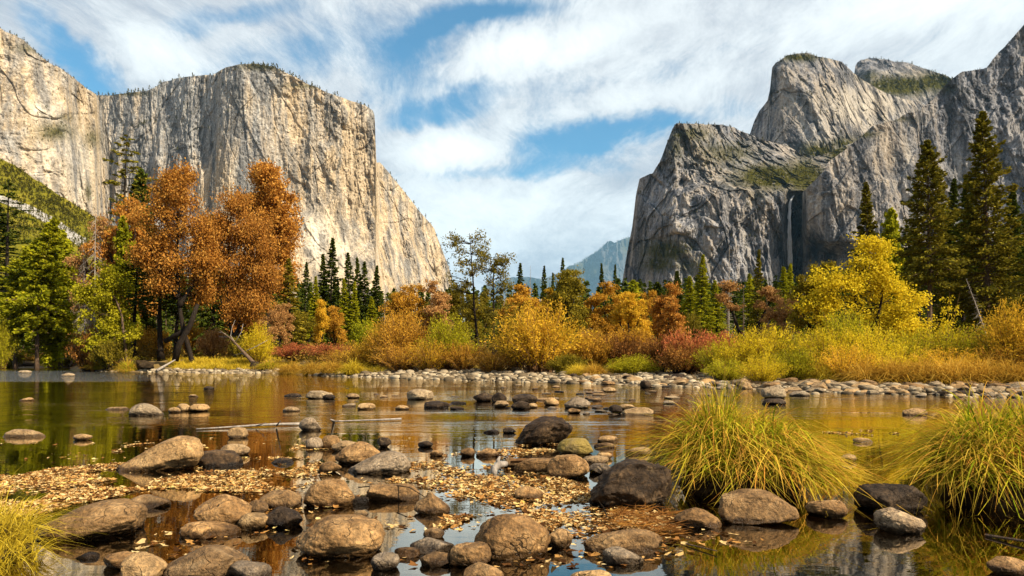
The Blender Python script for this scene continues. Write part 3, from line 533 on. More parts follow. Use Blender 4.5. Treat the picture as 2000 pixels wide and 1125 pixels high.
def broadleaf(name, seed, H, trunks, blobs, n_cl=26, n_sub=8, n_leaf=70, L=0.30, W=0.20, sig=0.55, m_leaf=None, m_bark=None, r0=None, gap=0.9, twigs=True, droop=0.0, bend=0.12, core=0.0):
    """trunks: polylines from the base up; blobs: (x, y, z, rx, ry, rz, weight) that make up the crown"""
    rg = np.random.default_rng(seed); T = MB(); Lf = MB(); r0 = r0 or H * 0.02
    ends = []
    for tr in trunks:
        pts = np.asarray(tr, float); k = 14; s = np.linspace(0, len(pts) - 1, k); P = np.stack([np.interp(s, np.arange(len(pts)), pts[:, j]) for j in range(3)], 1)
        P[1:-1] = P[1:-1] + rg.normal(size=(k - 2, 3)) * H * 0.004; P[1:-1] = (P[:-2] + P[1:-1] * 2 + P[2:]) / 4
        rad = r0 * np.interp(np.linspace(0, 1, k), [0, 0.08, 0.5, 1], [1.35, 1.0, 0.7, 0.22]); T.tube(P, rad, 8); ends.append((P, rad))
    AP = np.vstack([e[0][3:] for e in ends]); AR = np.concatenate([e[1][3:] for e in ends])
    w = np.array([b[6] for b in blobs], float); w /= w.sum(); cs, ds = [], []
    for i in range(n_cl):
        b = blobs[rg.choice(len(blobs), p=w)]; v = rg.normal(size=3); v /= np.linalg.norm(v); rr = rg.uniform(0.35, 1) ** 0.55
        c = np.array(b[:3]) + v * np.array(b[3:6]) * rr
        cost = np.linalg.norm(AP - c, axis=1) + np.maximum(0, AP[:, 2] - c[2] + 0.2) * 1.6; j = int(np.argmin(cost)); a = AP[j]
        ln = np.linalg.norm(c - a); P = curve(a, c, bend, rg, 7); rb = min(AR[j] * 0.65, 0.012 * H * 0.6 + ln * 0.012); T.tube(P, np.linspace(rb, rb * 0.25, 7), 5, False)
        for jx in range(n_sub):
            v = rg.normal(size=3); v /= np.linalg.norm(v); q = rg.uniform(0.45, 1); st = P[int(q * 6)]
            e = c + v * np.array([1, 1, 0.7]) * sig * 2.1 * rg.uniform(0.35, 1.0) * (1 if q > .7 else .6) - (c - st) * (0 if q > .7 else 0.5)
            if twigs: T.tube(curve(st, e, 0.1, rg, 4), np.linspace(rb * 0.25, 0.006, 4), 3, False)
            n = int(n_leaf * rg.uniform(0.4, 1.3))
            p = e + rg.normal(size=(n, 3)) * sig * np.array([1, 1, 0.72]) * gap * 0.62; p[:, 2] -= droop * rg.uniform(0, 1, n)
            cs.append(p); ds.append(rg.normal(size=(n, 3)) + v * 0.6 - np.array([0, 0, 0.4]))
    cs = np.vstack(cs); ls = rg.uniform(0.65, 1.3, len(cs)); Lf.leaves(cs, np.vstack(ds), L * ls, W * ls, rg)
    root = empty(name); link('trunk', T.mesh('trunk', True), m_bark, root); link('crown', Lf.mesh('crown'), m_leaf, root)
    root['_h'] = H; root['_w'] = 2 * max(max(abs(b[0]) + b[3] for b in blobs), 0.1); PROTO.append(root); return root
def shrub(name, seed, H, W, n_st=70, n_lf=90, L=0.14, Wd=0.045, m_leaf=None, m_bark=None, upright=0.6, fill=0.25, sig=0.10):
    rg = np.random.default_rng(seed); T = MB(); Lf = MB(); cs, ds = [], []
    for i in range(n_st):
        az = rg.uniform(0, 6.283); u = rg.uniform(0, 1) ** 0.6; base = np.array([math.cos(az), math.sin(az), 0]) * W * 0.16 * rg.uniform(0, 1)
        hh = H * (1 - 0.45 * u ** 2) * rg.uniform(0.62, 1.05); rad = W / 2 * u * rg.uniform(0.75, 1.1)
        s = np.linspace(0, 1, 7); P = base + np.array([math.cos(az), math.sin(az), 0]) * (rad * s ** (1.0 + 0.6 * upright))[:, None] + np.array([0, 0, 1]) * (hh * (s - (1 - upright) * 0.35 * s ** 3 * u) / (1 - (1 - upright) * 0.35 * u))[:, None]
        P[1:] += rg.normal(size=(6, 3)) * H * 0.014
        T.tube(P, np.linspace(0.018 + H * 0.005, 0.006, 7), 3, False)
        n = int(n_lf * rg.uniform(0.6, 1.3)); q = fill + (1 - fill) * rg.uniform(0, 1, n) ** 0.75
        c = np.stack([np.interp(q, s, P[:, j]) for j in range(3)], 1) + rg.normal(size=(n, 3)) * sig * H * 0.42 * (0.3 + 0.7 * q)[:, None]
        t = np.gradient(P, axis=0); d = np.stack([np.interp(q, s, t[:, j]) for j in range(3)], 1); d /= np.linalg.norm(d, axis=1)[:, None] + 1e-6
        cs.append(c); ds.append(d + rg.normal(size=(n, 3)) * 0.75)
    cs = np.vstack(cs); cs[:, 2] = np.abs(cs[:, 2]); ls = rg.uniform(0.6, 1.4, len(cs)); Lf.leaves(cs, np.vstack(ds), L * ls, Wd * ls, rg)
    root = empty(name); link('stems', T.mesh('stems'), m_bark, root); link('foliage', Lf.mesh('foliage'), m_leaf, root)
    root['_h'] = H; root['_w'] = W; PROTO.append(root); return root
def snag(name, seed, H, W, m_bark, n=90, bare=0.12, droop=0.5, fine=4):
    """dead conifer: trunk with bare hanging branches and twigs"""
    rg = np.random.default_rng(seed); T = MB(); Br = MB(); f = np.linspace(0, 1, 8); T.tube(np.stack([0.01 * H * np.sin(f * 4), 0 * f, f * H], 1), H * 0.011 * (1 - .92 * f), 7)
    for i in range(n):
        h = bare + (1 - bare) * i / n; u = (h - bare) / (1 - bare); az = rg.uniform(0, 6.283); ln = W / 2 * ((1 - u) ** 0.8 * rg.uniform(0.45, 1.1) + 0.03); s = np.linspace(0, 1, 5)
        P = np.array([0, 0, h * H]) + np.array([math.cos(az), math.sin(az), 0]) * (ln * s)[:, None] + np.array([0, 0, 1]) * (-droop * ln * s ** 1.6 + rg.normal() * .1 * ln * s)[:, None]
        Br.tube(P, np.linspace(0.035, 0.01, 5), 3, False)
        for _ in range(fine):
            q = rg.integers(1, 5); e = P[q] + (rg.normal(size=3) * np.array([1, 1, .5]) + np.array([math.cos(az), math.sin(az), -0.6])) * ln * 0.22; Br.tube([P[q], (P[q] + e) / 2 + rg.normal(size=3) * .03, e], [0.016, 0.011, 0.006], 3, False)
    root = empty(name); link('trunk', T.mesh('trunk', True), m_bark, root); link('crown', Br.mesh('crown'), m_bark, root)
    root['_h'] = H; root['_w'] = W; PROTO.append(root); return root
def blades(b, rg, n, cx, cy, rx, ry, z0, H, reach, w=0.008, dir_bias=(0, 0), stiff=0.5, k=6, dome=0.4, low=0.45):
    """n arching grass blades springing from an elliptical crown"""
    az = rg.uniform(0, 6.283, n); u = np.sqrt(rg.uniform(0, 1, n)); bx = cx + np.cos(az) * u * rx; by = cy + np.sin(az) * u * ry
    oa = az + rg.normal(size=n) * 0.55; ox = np.cos(oa) * (0.25 + u) + dir_bias[0]; oy = np.sin(oa) * (0.25 + u) + dir_bias[1]
    on = np.hypot(ox, oy) + 1e-6; ox /= on; oy /= on
    gi = rg.integers(0, max(2, n // 16), n); gd = rg.normal(size=n // 16 + 2) * 1.0; ca, sa = np.cos(gd[gi]), np.sin(gd[gi]); ox, oy = ox * ca - oy * sa, ox * sa + oy * ca; gh = rg.uniform(0.5, 1.2, n // 16 + 2)[gi]
    h = H * gh * rg.uniform(low, 1.08, n) * (1 - 0.25 * u ** 2); out = reach * (0.15 + 0.85 * u) * rg.uniform(0.45, 1.15, n); dr = rg.uniform(0.15, 1.0, n) * (1 - stiff) * 2.7 * (0.3 + 0.7 * u)
    s = np.linspace(0, 1, k)[None, :]; hs = h[:, None] * (s * (1.35 + 0.5 * dr[:, None]) - s ** 2 * (0.35 + 1.25 * dr[:, None]))
    px = bx[:, None] + ox[:, None] * out[:, None] * s ** 1.5; py = by[:, None] + oy[:, None] * out[:, None] * s ** 1.5
    zb = z0 + dome * (1 - u ** 2); pz = np.maximum(zb[:, None] + hs, 0.012 + 0 * hs)
    sw = rg.normal(size=n) * 0.22; px = px - oy[:, None] * (sw * out)[:, None] * s ** 2; py = py + ox[:, None] * (sw * out)[:, None] * s ** 2
    br = (rg.uniform(0, 1, n) < 0.16)[:, None] & (s > 0.5); pz = np.where(br, np.maximum(0.012, pz - (s - .5) * h[:, None] * 1.1), pz)
    ta = oa + 1.57 + rg.normal(size=n) * 0.5; ww = w * rg.uniform(0.6, 1.4, n); b.tips = getattr(b, 'tips', []) + [np.repeat(np.broadcast_to(s, (n, k)).ravel(), 2)]
    wx = np.cos(ta)[:, None] * ww[:, None] * (1 - s ** 2 * 0.92); wy = np.sin(ta)[:, None] * ww[:, None] * (1 - s ** 2 * 0.92)
    v = np.stack([np.stack([px - wx, py - wy, pz], -1), np.stack([px + wx, py + wy, pz], -1)], 2).reshape(-1, 3)
    i = (np.arange(n)[:, None] * (2 * k) + np.arange(k - 1)[None, :] * 2).ravel(); b.add(v, np.stack([i, i + 1, i + 3, i + 2], 1))
def dome_mesh(name, cx, cy, rx, ry, z0, z1, seed):
    nr, na = 10, 28; r = np.linspace(0.02, 1, nr); a = np.arange(na) * 2 * math.pi / na; Rr, A = np.meshgrid(r, a, indexing='ij')
    nz = fbm(np.stack([np.cos(A) * Rr * 2, np.sin(A) * Rr * 2, 0 * A + seed], -1), seed, 3); rr = Rr * (1 + 0.18 * nz)
    v = np.stack([cx + rx * rr * np.cos(A), cy + ry * rr * np.sin(A), z0 + (z1 - z0) * (1 - Rr ** 3) + 0.06 * nz], -1).reshape(-1, 3)
    i = np.arange(nr - 1)[:, None] * na; j = np.arange(na)[None, :]; j2 = (j + 1) % na
    return make_mesh(name, v, [np.stack([i + j, i + na + j, i + na + j2, i + j2], -1).reshape(-1, 4)], True)

def icos(sub):
    t = (1 + 5 ** .5) / 2
    v = [(-1, t, 0), (1, t, 0), (-1, -t, 0), (1, -t, 0), (0, -1, t), (0, 1, t), (0, -1, -t), (0, 1, -t), (t, 0, -1), (t, 0, 1), (-t, 0, -1), (-t, 0, 1)]
    f = [(0, 11, 5), (0, 5, 1), (0, 1, 7), (0, 7, 10), (0, 10, 11), (1, 5, 9), (5, 11, 4), (11, 10, 2), (10, 7, 6), (7, 1, 8), (3, 9, 4), (3, 4, 2), (3, 2, 6), (3, 6, 8), (3, 8, 9), (4, 9, 5), (2, 4, 11), (6, 2, 10), (8, 6, 7), (9, 8, 1)]
    v = [np.array(p) / np.linalg.norm(p) for p in v]
    for _ in range(sub):
        mid = {}; g = []
        def m(a, b):
            k = (min(a, b), max(a, b))
            if k not in mid: p = v[a] + v[b]; v.append(p / np.linalg.norm(p)); mid[k] = len(v) - 1
            return mid[k]
        for a, b, c in f:
            x, y, z = m(a, b), m(b, c), m(c, a); g += [(a, x, z), (b, y, x), (c, z, y), (x, y, z)]
        f = g
    return np.array(v), np.array(f)
ICO = {k: icos(k) for k in (1, 2, 3, 5)}
def rock_verts(seed, sub=5, facets=7, soft=0.12, bump=0.08, sq=2.3):
    v, f = ICO[sub]; rg = np.random.default_rng(seed)
    p = np.sign(v) * np.abs(v) ** (2 / sq); p = p / (np.abs(p) ** sq).sum(1)[:, None] ** (1 / sq) if sq != 2 else v.copy()
    p = p * (1 + 0.16 * fbm(v * 0.9 + seed * 3.1, seed, 2)[:, None])
    for _ in range(facets):
        n = rg.normal(size=3); n /= np.linalg.norm(n); d = rg.uniform(0.62, 0.92); e = p @ n - d
        k = np.where(e > 0, e - soft * np.tanh(np.maximum(e, 0) / max(soft, .01)) * 0.55, 0); p = p - k[:, None] * n
    p = p * (1 + bump * fbm(v * 2.6 + seed, seed + 2, 3) + bump * 0.35 * fbm(v * 9 + seed, seed + 4, 3))[:, None]
    return p, f
# ------------------------------------------------------------------ plants: materials and kinds
LM = dict(
    rust=leafmat('rust_leaves', [(0.16, 0.060, 0.012), (0.42, 0.175, 0.030), (0.60, 0.29, 0.055), (0.72, 0.43, 0.10)], 0.4, 0.4),
    umber=leafmat('brown_oak_leaves', [(0.13, 0.050, 0.011), (0.37, 0.15, 0.028), (0.55, 0.26, 0.052), (0.64, 0.37, 0.09)], 0.4, 0.45),
    rustpale=leafmat('pale_rust_leaves', [(0.19, 0.09, 0.03), (0.42, 0.22, 0.075), (0.58, 0.35, 0.13)], 0.4, 0.35),
    orange=leafmat('orange_leaves', [(0.26, 0.12, 0.015), (0.52, 0.27, 0.03), (0.70, 0.42, 0.06)], 0.4, 0.4),
    gold=leafmat('gold_leaves', [(0.24, 0.17, 0.015), (0.58, 0.36, 0.022), (0.74, 0.42, 0.04), (0.80, 0.56, 0.05)], 0.4, 0.4),
    yellow=leafmat('yellow_leaves', [(0.36, 0.27, 0.012), (0.62, 0.46, 0.018), (0.80, 0.62, 0.05)], 0.42, 0.4),
    yelgreen=leafmat('yellow_green_leaves', [(0.17, 0.16, 0.010), (0.38, 0.34, 0.016), (0.56, 0.48, 0.03)], 0.42, 0.4),
    olive=leafmat('olive_leaves', [(0.08, 0.068, 0.009), (0.21, 0.165, 0.016), (0.38, 0.28, 0.03)], 0.38, 0.4),
    red=leafmat('red_leaves', [(0.22, 0.06, 0.03), (0.44, 0.13, 0.05), (0.58, 0.28, 0.08)], 0.4, 0.5),
    maroon=leafmat('maroon_leaves', [(0.07, 0.03, 0.012), (0.24, 0.10, 0.025), (0.42, 0.22, 0.04)], 0.3, 0.5),
    pine=leafmat('pine_needles', [(0.035, 0.037, 0.006), (0.15, 0.13, 0.014), (0.36, 0.28, 0.03)], 0.2, 0.35),
    fir=leafmat('fir_needles', [(0.016, 0.027, 0.005), (0.055, 0.072, 0.010), (0.125, 0.135, 0.016)], 0.2, 0.35),
    bright=leafmat('bright_green_needles', [(0.10, 0.115, 0.008), (0.31, 0.31, 0.014), (0.54, 0.46, 0.022)], 0.42, 0.4),
    sage=leafmat('slim_tree_leaves', [(0.07, 0.065, 0.012), (0.16, 0.13, 0.02), (0.30, 0.22, 0.03)], 0.35, 0.3),
    grass=blademat('sedge_blades', [(0.10, 0.15, 0.007), (0.25, 0.29, 0.012), (0.42, 0.40, 0.018), (0.55, 0.46, 0.03), (0.30, 0.14, 0.04)], [(0.55, 0.34, 0.04), (0.68, 0.44, 0.06), (0.58, 0.24, 0.04)]),
    grass_plain=leafmat('sedge_blades', [(0.10, 0.13, 0.010), (0.24, 0.25, 0.014), (0.44, 0.36, 0.03), (0.52, 0.34, 0.06)], 0.35, 0.25),
    drygrass=leafmat('dry_grass_blades', [(0.30, 0.15, 0.02), (0.50, 0.29, 0.035), (0.68, 0.44, 0.08)], 0.35, 0.3),
    goldgrass=leafmat('golden_grass_blades', [(0.36, 0.24, 0.015), (0.60, 0.43, 0.03), (0.78, 0.60, 0.09)], 0.35, 0.3),
)
BK = dict(dark=barkmat('dark_bark', (0.007, 0.005, 0.004), (0.032, 0.023, 0.016)), brown=barkmat('brown_bark', (0.05, 0.032, 0.02), (0.17, 0.11, 0.07)), grey=barkmat('grey_dead_wood', (0.12, 0.10, 0.085), (0.36, 0.31, 0.26)),
          twig=barkmat('red_brown_twigs', (0.07, 0.035, 0.015), (0.20, 0.10, 0.04)), pale=barkmat('bleached_wood', (0.26, 0.21, 0.15), (0.60, 0.52, 0.42)))
def kinds():
    K = {}
    K['tallpine'] = conifer('pine_tree', 1, 30, 8.4, bare=0.34, n_br=280, spray=78, fluff=1.8, sl=0.50, sw=0.22, droop=0.12, up=0.55, ragged=0.22, stubs=30, m_leaf=LM['pine'], m_bark=BK['brown'], shape=0.85)
    K['bigpine'] = conifer('pine_tree', 2, 30, 9.6, bare=0.14, n_br=300, spray=84, fluff=1.8, sl=0.52, sw=0.23, droop=0.18, up=0.5, ragged=0.24, stubs=20, m_leaf=LM['pine'], m_bark=BK['brown'], shape=0.95)
    K['pine3'] = conifer('pine_tree', 3, 22, 5.6, bare=0.10, n_br=230, spray=80, sl=0.44, sw=0.20, droop=0.2, up=0.5, ragged=0.2, stubs=10, m_leaf=LM['pine'], m_bark=BK['brown'])
    K['stemmy'] = conifer('pine_tree', 4, 26, 6.0, bare=0.42, n_br=150, spray=46, sl=0.5, sw=0.19, droop=0.3, up=0.3, ragged=0.3, stubs=36, m_leaf=LM['fir'], m_bark=BK['dark'])
    K['fir'] = conifer('fir_tree', 5, 16, 4.6, bare=0.04, n_br=220, spray=60, sl=0.36, sw=0.17, droop=0.3, up=0.25, ragged=0.16, m_leaf=LM['fir'], m_bark=BK['dark'], shape=1.1)
    K['fir2'] = conifer('fir_tree', 6, 16, 4.0, bare=0.08, n_br=190, spray=50, sl=0.36, sw=0.17, droop=0.4, up=0.3, ragged=0.26, m_leaf=LM['fir'], m_bark=BK['dark'], shape=1.0)
    K['green'] = conifer('fir_tree', 7, 15, 5.4, bare=0.10, n_br=210, spray=80, sl=0.44, sw=0.25, fluff=2.6, droop=0.25, up=0.35, ragged=0.3, m_leaf=LM['bright'], m_bark=BK['brown'], shape=0.75)
    K['lean'] = conifer('pine_tree', 8, 20, 7.6, bare=0.30, n_br=200, spray=100, sl=0.50, sw=0.28, fluff=2.0, droop=0.3, up=0.4, ragged=0.35, m_leaf=LM['bright'], m_bark=BK['brown'], shape=0.95, lean=0.10, stubs=20, lean_dir=0.3)
    K['sparse'] = conifer('pine_tree', 9, 32, 7.2, bare=0.30, n_br=70, spray=60, sl=0.50, sw=0.20, droop=0.1, up=0.25, ragged=0.5, m_leaf=LM['pine'], m_bark=BK['dark'], shape=0.55, stubs=30)
    K['snag'] = snag('dead_tree', 10, 20, 7.5, BK['grey'], 110, 0.1, 0.8, 6)
    K['snagthin'] = snag('dead_tree', 11, 16, 2.6, BK['grey'], 90, 0.1, 0.15, 3)
    # big rust oaks on the left bank
    K['oak1'] = broadleaf('oak_tree', 21, 24, [[(2.1, 0, 0), (1.2, 0, 3), (0.4, 0, 6), (0.0, 0, 11), (-0.1, 0.1, 16), (0.2, 0, 21)], [(0.3, 0, 7), (2.2, .4, 10), (3.6, .5, 13)], [(0.2, 0, 8), (-2.4, -.4, 11.5), (-3.4, 0, 15)]],
        [(-0.2, 0, 19.6, 2.6, 2.6, 3.9, 1.3), (-3.2, 0, 17.4, 2.2, 2.2, 3.4, 1.1), (2.9, 0, 16.8, 2.2, 2.2, 3.2, 1.1), (-3.6, 0, 12.8, 1.8, 2.2, 2.0, 0.9), (0.6, 0, 13.5, 3.4, 2.6, 2.6, 1.3), (-1.8, 0.5, 10.5, 2.2, 2, 1.6, .35), (3.6, 0, 12.2, 1.6, 2, 2, .6), (-3.2, 0, 9.0, 2.0, 2, 1.6, .45), (2.4, .5, 9.0, 1.8, 2, 1.6, .4), (-1.2, 0, 21.4, 1.2, 1.4, 1.6, .5)], n_cl=84, n_sub=9, n_leaf=54, L=0.27, W=0.18, sig=0.78, gap=1.15, m_leaf=LM['rust'], m_bark=BK['dark'], r0=0.33)
    K['oak2'] = broadleaf('oak_tree', 22, 19.2, [[(1.0, 0, 0), (0.6, 0, 3), (-0.9, 0, 6), (-2.2, 0, 9.0)], [(-0.6, 0, 5.3), (1.5, .3, 9), (3.0, 0, 13)], [(0.9, .2, 2.5), (3.6, .2, 6.5), (5.8, .2, 9)], [(-0.4, 0, 5), (-0.2, .5, 11), (0.3, 0.3, 16.5)]],
        [(-2.0, 0, 13.2, 2.6, 2.6, 3.0, 1.1), (1.6, 0, 15.4, 3.2, 2.8, 3.2, 1.4), (4.4, 0, 13.2, 2.6, 2.6, 3.2, 1.1), (0.4, 0, 10.2, 4.2, 2.8, 2.4, 1.3), (5.4, 0, 9.4, 2.4, 2.4, 2.6, 0.9), (2.6, -.5, 7.2, 3.0, 2.2, 1.8, 0.8), (-3.2, 0, 9.2, 1.8, 2, 1.8, .5), (4.6, -.5, 6.0, 2.2, 2, 1.6, .6), (0.8, .8, 6.6, 2, 1.8, 1.4, .4), (3.0, -.5, 4.2, 2.4, 2, 1.2, .35)], n_cl=100, n_sub=9, n_leaf=54, L=0.27, W=0.18, sig=0.78, gap=1.15, m_leaf=LM['rust'], m_bark=BK['dark'], r0=0.30)
    K['oak3'] = broadleaf('oak_tree', 23, 25, [[(0, 0, 0), (0.2, 0, 9), (0.0, 0, 17), (0.2, 0, 23.5)]],
        [(0, 0, 22.0, 1.9, 1.9, 2.6, 1.0), (-1.6, 0, 18.6, 1.9, 2, 2.6, 0.8), (1.8, 0, 18.2, 2.2, 2, 3.2, 1.0), (0.6, 0, 15, 3.2, 2.6, 2.6, 1.1), (2.8, 0, 16, 1.8, 2, 2, .6), (1.5, 0, 11.5, 3, 2.5, 3, 1)], n_cl=84, n_sub=9, n_leaf=60, L=0.30, W=0.21, sig=0.75, m_leaf=LM['rust'], m_bark=BK['dark'], r0=0.26)
    K['round'] = broadleaf('oak_tree', 24, 12, [[(0, 0, 0), (0.2, 0, 3), (0, 0, 6), (0.3, 0, 10)], [(0.1, 0, 3), (-1.6, 0, 6), (-2, 0, 8)], [(0.1, 0, 3.5), (1.8, 0, 6), (2.2, 0, 8)]],
        [(0, 0, 9.4, 2.0, 2.0, 2.4, 1.2), (-2, 0, 7.4, 1.6, 1.8, 2.2, 1), (2, 0, 7.2, 1.6, 1.8, 2.2, 1), (0, 0, 5, 2.8, 2.4, 1.9, 1.1), (0.5, 0, 3.2, 2.4, 2, 1.2, .5)], n_cl=46, n_sub=7, n_leaf=60, L=0.26, W=0.17, sig=0.46, m_leaf=LM['rust'], m_bark=BK['dark'], r0=0.2)
    K['round2'] = broadleaf('oak_tree', 25, 12, [[(0, 0, 0), (-0.3, 0, 4), (0.4, 0, 7), (0, 0, 10.6)], [(-0.2, 0, 3), (1.8, 0, 5.4), (2.6, 0, 8)], [(-.2, 0, 2.6), (-2, .3, 5), (-2.6, 0, 7)]],
        [(0.4, 0, 9.6, 1.7, 1.8, 2.2, 1), (-1.8, 0, 7.6, 1.9, 1.8, 1.8, 1), (2.3, 0, 7.8, 1.5, 1.6, 1.8, 0.9), (-2.6, 0, 5, 1.5, 1.6, 1.6, .7), (1.0, 0, 5.4, 2.4, 2.4, 1.6, .8), (0, 0, 3, 2.6, 2, 1.4, .5)], n_cl=42, n_sub=7, n_leaf=50, L=0.26, W=0.17, sig=0.5, m_leaf=LM['gold'], m_bark=BK['dark'], r0=0.19)
    K['fork'] = broadleaf('oak_tree', 26, 12, [[(0, 0, 0), (-0.7, 0, 3), (-2.2, 0, 7), (-3.6, 0, 10)], [(0.1, 0, 0), (0.9, 0, 3), (2.4, 0, 6.5), (3.8, 0, 9.5)]],
        [(-3.4, 0, 10.2, 1.7, 1.6, 1.6, 1), (3.6, 0, 9.8, 1.9, 1.6, 1.7, 1), (-1.6, 0, 8.2, 1.0, 1, .9, .3), (2.0, 0, 7.8, 1.2, 1, 1, .3)], n_cl=22, n_sub=7, n_leaf=52, L=0.24, W=0.16, sig=0.42, m_leaf=LM['rustpale'], m_bark=BK['dark'], r0=0.34)
    K['slimA'] = broadleaf('alder_tree', 27, 14.5, [[(1.2, 0, 0), (0.7, 0, 5), (0.4, 0, 9), (0, 0, 14)]],
        [(-1.8, 0, 12.8, 1.3, 1.2, 1.4, 1), (1.3, 0, 12.9, 1.3, 1.2, 1.4, 1), (0.2, 0, 10.6, 2.2, 1.8, 1.3, 1), (-1.5, 0, 8.6, 1.6, 1.5, 1.0, .7), (1.8, 0, 8.8, 1.4, 1.4, 1.2, .7), (0.6, 0, 6.0, 1.8, 1.6, 1.4, .6)], n_cl=40, n_sub=6, n_leaf=15, L=0.22, W=0.14, sig=0.42, m_leaf=LM['sage'], m_bark=BK['dark'], r0=0.16)
    K['slimB'] = broadleaf('alder_tree', 28, 12.5, [[(0, 0, 0), (0.1, 0, 5), (0.0, 0, 9), (0.3, 0, 12)], [(0, 0, 0.5), (1.0, 0, 3), (1.6, .2, 5.5)]],
        [(-1.2, 0, 10.8, 1.3, 1.2, 1.3, 1), (1.4, 0, 10.4, 1.3, 1.2, 1.6, 1), (0.2, 0, 8.2, 2.3, 1.8, 1.4, 1), (0.2, 0, 5.4, 2.0, 1.8, 1.6, .9)], n_cl=40, n_sub=6, n_leaf=19, L=0.22, W=0.14, sig=0.42, m_leaf=LM['sage'], m_bark=BK['dark'], r0=0.15)
    K['arch'] = broadleaf('maple_tree', 29, 12, [[(2.0, 0, 0), (1.8, 0, 4), (1.2, 0, 7), (-0.8, 0, 10.4)], [(1.0, 0.2, 0), (0.4, .2, 3.4), (0.2, .2, 6)]],
        [(-0.6, 0, 10.3, 1.7, 1.6, 1.5, 1), (-2, 0, 8.2, 1.6, 1.6, 1.7, 1), (0.8, 0, 8.2, 1.9, 1.7, 1.8, 1), (-1.2, 0, 5.8, 2.4, 2, 1.6, .9), (1.6, 0, 5.2, 1.8, 1.6, 1.4, .6), (-2, 0, 3.4, 1.8, 1.5, 1.4, .5)], n_cl=46, n_sub=7, n_leaf=52, L=0.27, W=0.17, sig=0.5, m_leaf=LM['yelgreen'], m_bark=BK['brown'], r0=0.17, droop=0.35)
    K['bigyel'] = broadleaf('cottonwood_tree', 30, 11.5, [[(-0.4, 0, 0), (-.6, 0, 3), (-1, 0, 6), (-0.8, 0, 9)], [(0.4, 0, 0), (0.8, 0, 3), (1.4, 0, 6), (1.0, 0, 10)], [(0.2, 0, .4), (2.2, 0, 3), (3.6, 0, 5.4)], [(-.6, 0, .6), (-2.6, 0, 3), (-4, 0, 6)]],
        [(0.6, 0, 9.8, 1.2, 1.4, 1.6, .8), (-0.4, 0, 8.2, 1.9, 1.8, 1.4, 1.1), (-2.4, 0, 6.8, 1.9, 1.8, 1.4, 1), (2.0, 0, 7.0, 1.7, 1.8, 1.5, 1), (0.2, 0, 5.2, 3.4, 2.4, 1.5, 1.2), (3.3, 0, 4.6, 1.9, 1.8, 1.5, 1), (-3.8, 0, 4.8, 1.6, 1.6, 1.6, .8), (4.2, 0, 2.6, 1.5, 1.6, 1.0, .6), (0, 0, 2.8, 4.2, 2.4, 1.2, 1)], n_cl=104, n_sub=9, n_leaf=24, L=0.22, W=0.14, sig=0.55, m_leaf=LM['yellow'], m_bark=BK['dark'], r0=0.15, droop=0.15)
    K['sapling'] = broadleaf('sapling', 31, 6, [[(0, 0, 0), (0.1, 0, 2.5), (0.3, 0, 5.6)], [(0.05, 0, 2), (1.0, 0, 4.2), (1.5, 0, 5.4)], [(0, 0, 1.8), (-.9, 0, 3), (-1.2, 0, 3.8)]], [(1.2, 0, 4.8, .6, .5, .7, 1), (-.8, 0, 3.2, .6, .5, .5, 1), (0.3, 0, 4.2, .6, .6, 1, 1), (0.6, 0, 2.6, 1.0, .6, .6, .8)], n_cl=16, n_sub=4, n_leaf=9, L=0.24, W=0.13, sig=0.3, m_leaf=LM['yellow'], m_bark=BK['twig'], r0=0.04)
    # shrubs
    K['willow1'] = shrub('willow_bush', 41, 4.2, 5.0, 120, 120, 0.17, 0.05, LM['gold'], BK['twig'], 0.7, 0.22, 0.10)
    K['willow2'] = shrub('willow_bush', 42, 3.6, 4.0, 120, 110, 0.15, 0.045, LM['yelgreen'], BK['twig'], 0.85, 0.2, 0.10)
    K['willow3'] = shrub('willow_bush', 43, 3.0, 5.0, 130, 100, 0.14, 0.042, LM['yellow'], BK['twig'], 0.9, 0.15, 0.09)
    K['low'] = shrub('shrub', 44, 1.7, 3.4, 130, 80, 0.11, 0.05, LM['red'], BK['dark'], 0.35, 0.3, 0.13)
    K['low2'] = shrub('shrub', 45, 2.0, 3.2, 110, 90, 0.13, 0.06, LM['olive'], BK['dark'], 0.3, 0.25, 0.14)
    K['fine'] = shrub('willow_bush', 46, 2.2, 3.6, 170, 60, 0.14, 0.022, LM['orange'], BK['twig'], 1.0, 0.12, 0.08)
    b = MB(); rg = np.random.default_rng(51); blades(b, rg, 1500, 0, 0, 0.45, 0.35, 0, 1.0, 0.95, 0.010, stiff=0.45, dome=0.12)
    tm = b.mesh('grass_tussock'); attr(tm, 'tip', np.concatenate(b.tips)); K['tuft'] = link('grass_tussock', tm, LM['drygrass']); K['tuft']['_h'] = 1.0; K['tuft']['_w'] = 2.0; PROTO.append(K['tuft'])
    return K
RND = random.Random(4)
def put(proto, px, Y, top, wpx, label, cat, group=None, rot=None, leaf=None, sink=0.1, bark=None, mirror=False):
    """a copy of a kind of plant, standing on the ground at distance Y, seen at px, reaching up to row top, wpx wide"""
    o = copy_tree(proto); x = (px - 1000) / F * Y; z = gz1(x, Y) - sink
    wpx = wpx * {'autumn trees on the middle bank': 1.22, 'firs behind the middle bank': 1.35}.get(group, 1.0); h = EYE + (HY - top) / F * Y - z; w = wpx / F * Y
    o.location = (x, Y, z); sx = w / proto['_w']; o.scale = (-sx if mirror else sx, sx, h / proto['_h'])
    o.rotation_euler = (0, 0, RND.uniform(0, 6.28) if rot is None else rot)
    for part, m in (('crown', leaf), ('foliage', leaf), ('trunk', bark)):
        for c in ([o] if (not o.children and part == 'crown') else o.children):
            if m is not None and (c is o or c.name.startswith(part)):
                c.material_slots[0].link = 'OBJECT'; c.material_slots[0].material = m
    for k in ('_h', '_w'):
        if k in o: del o[k]
    tag(o, label, cat, group); return o

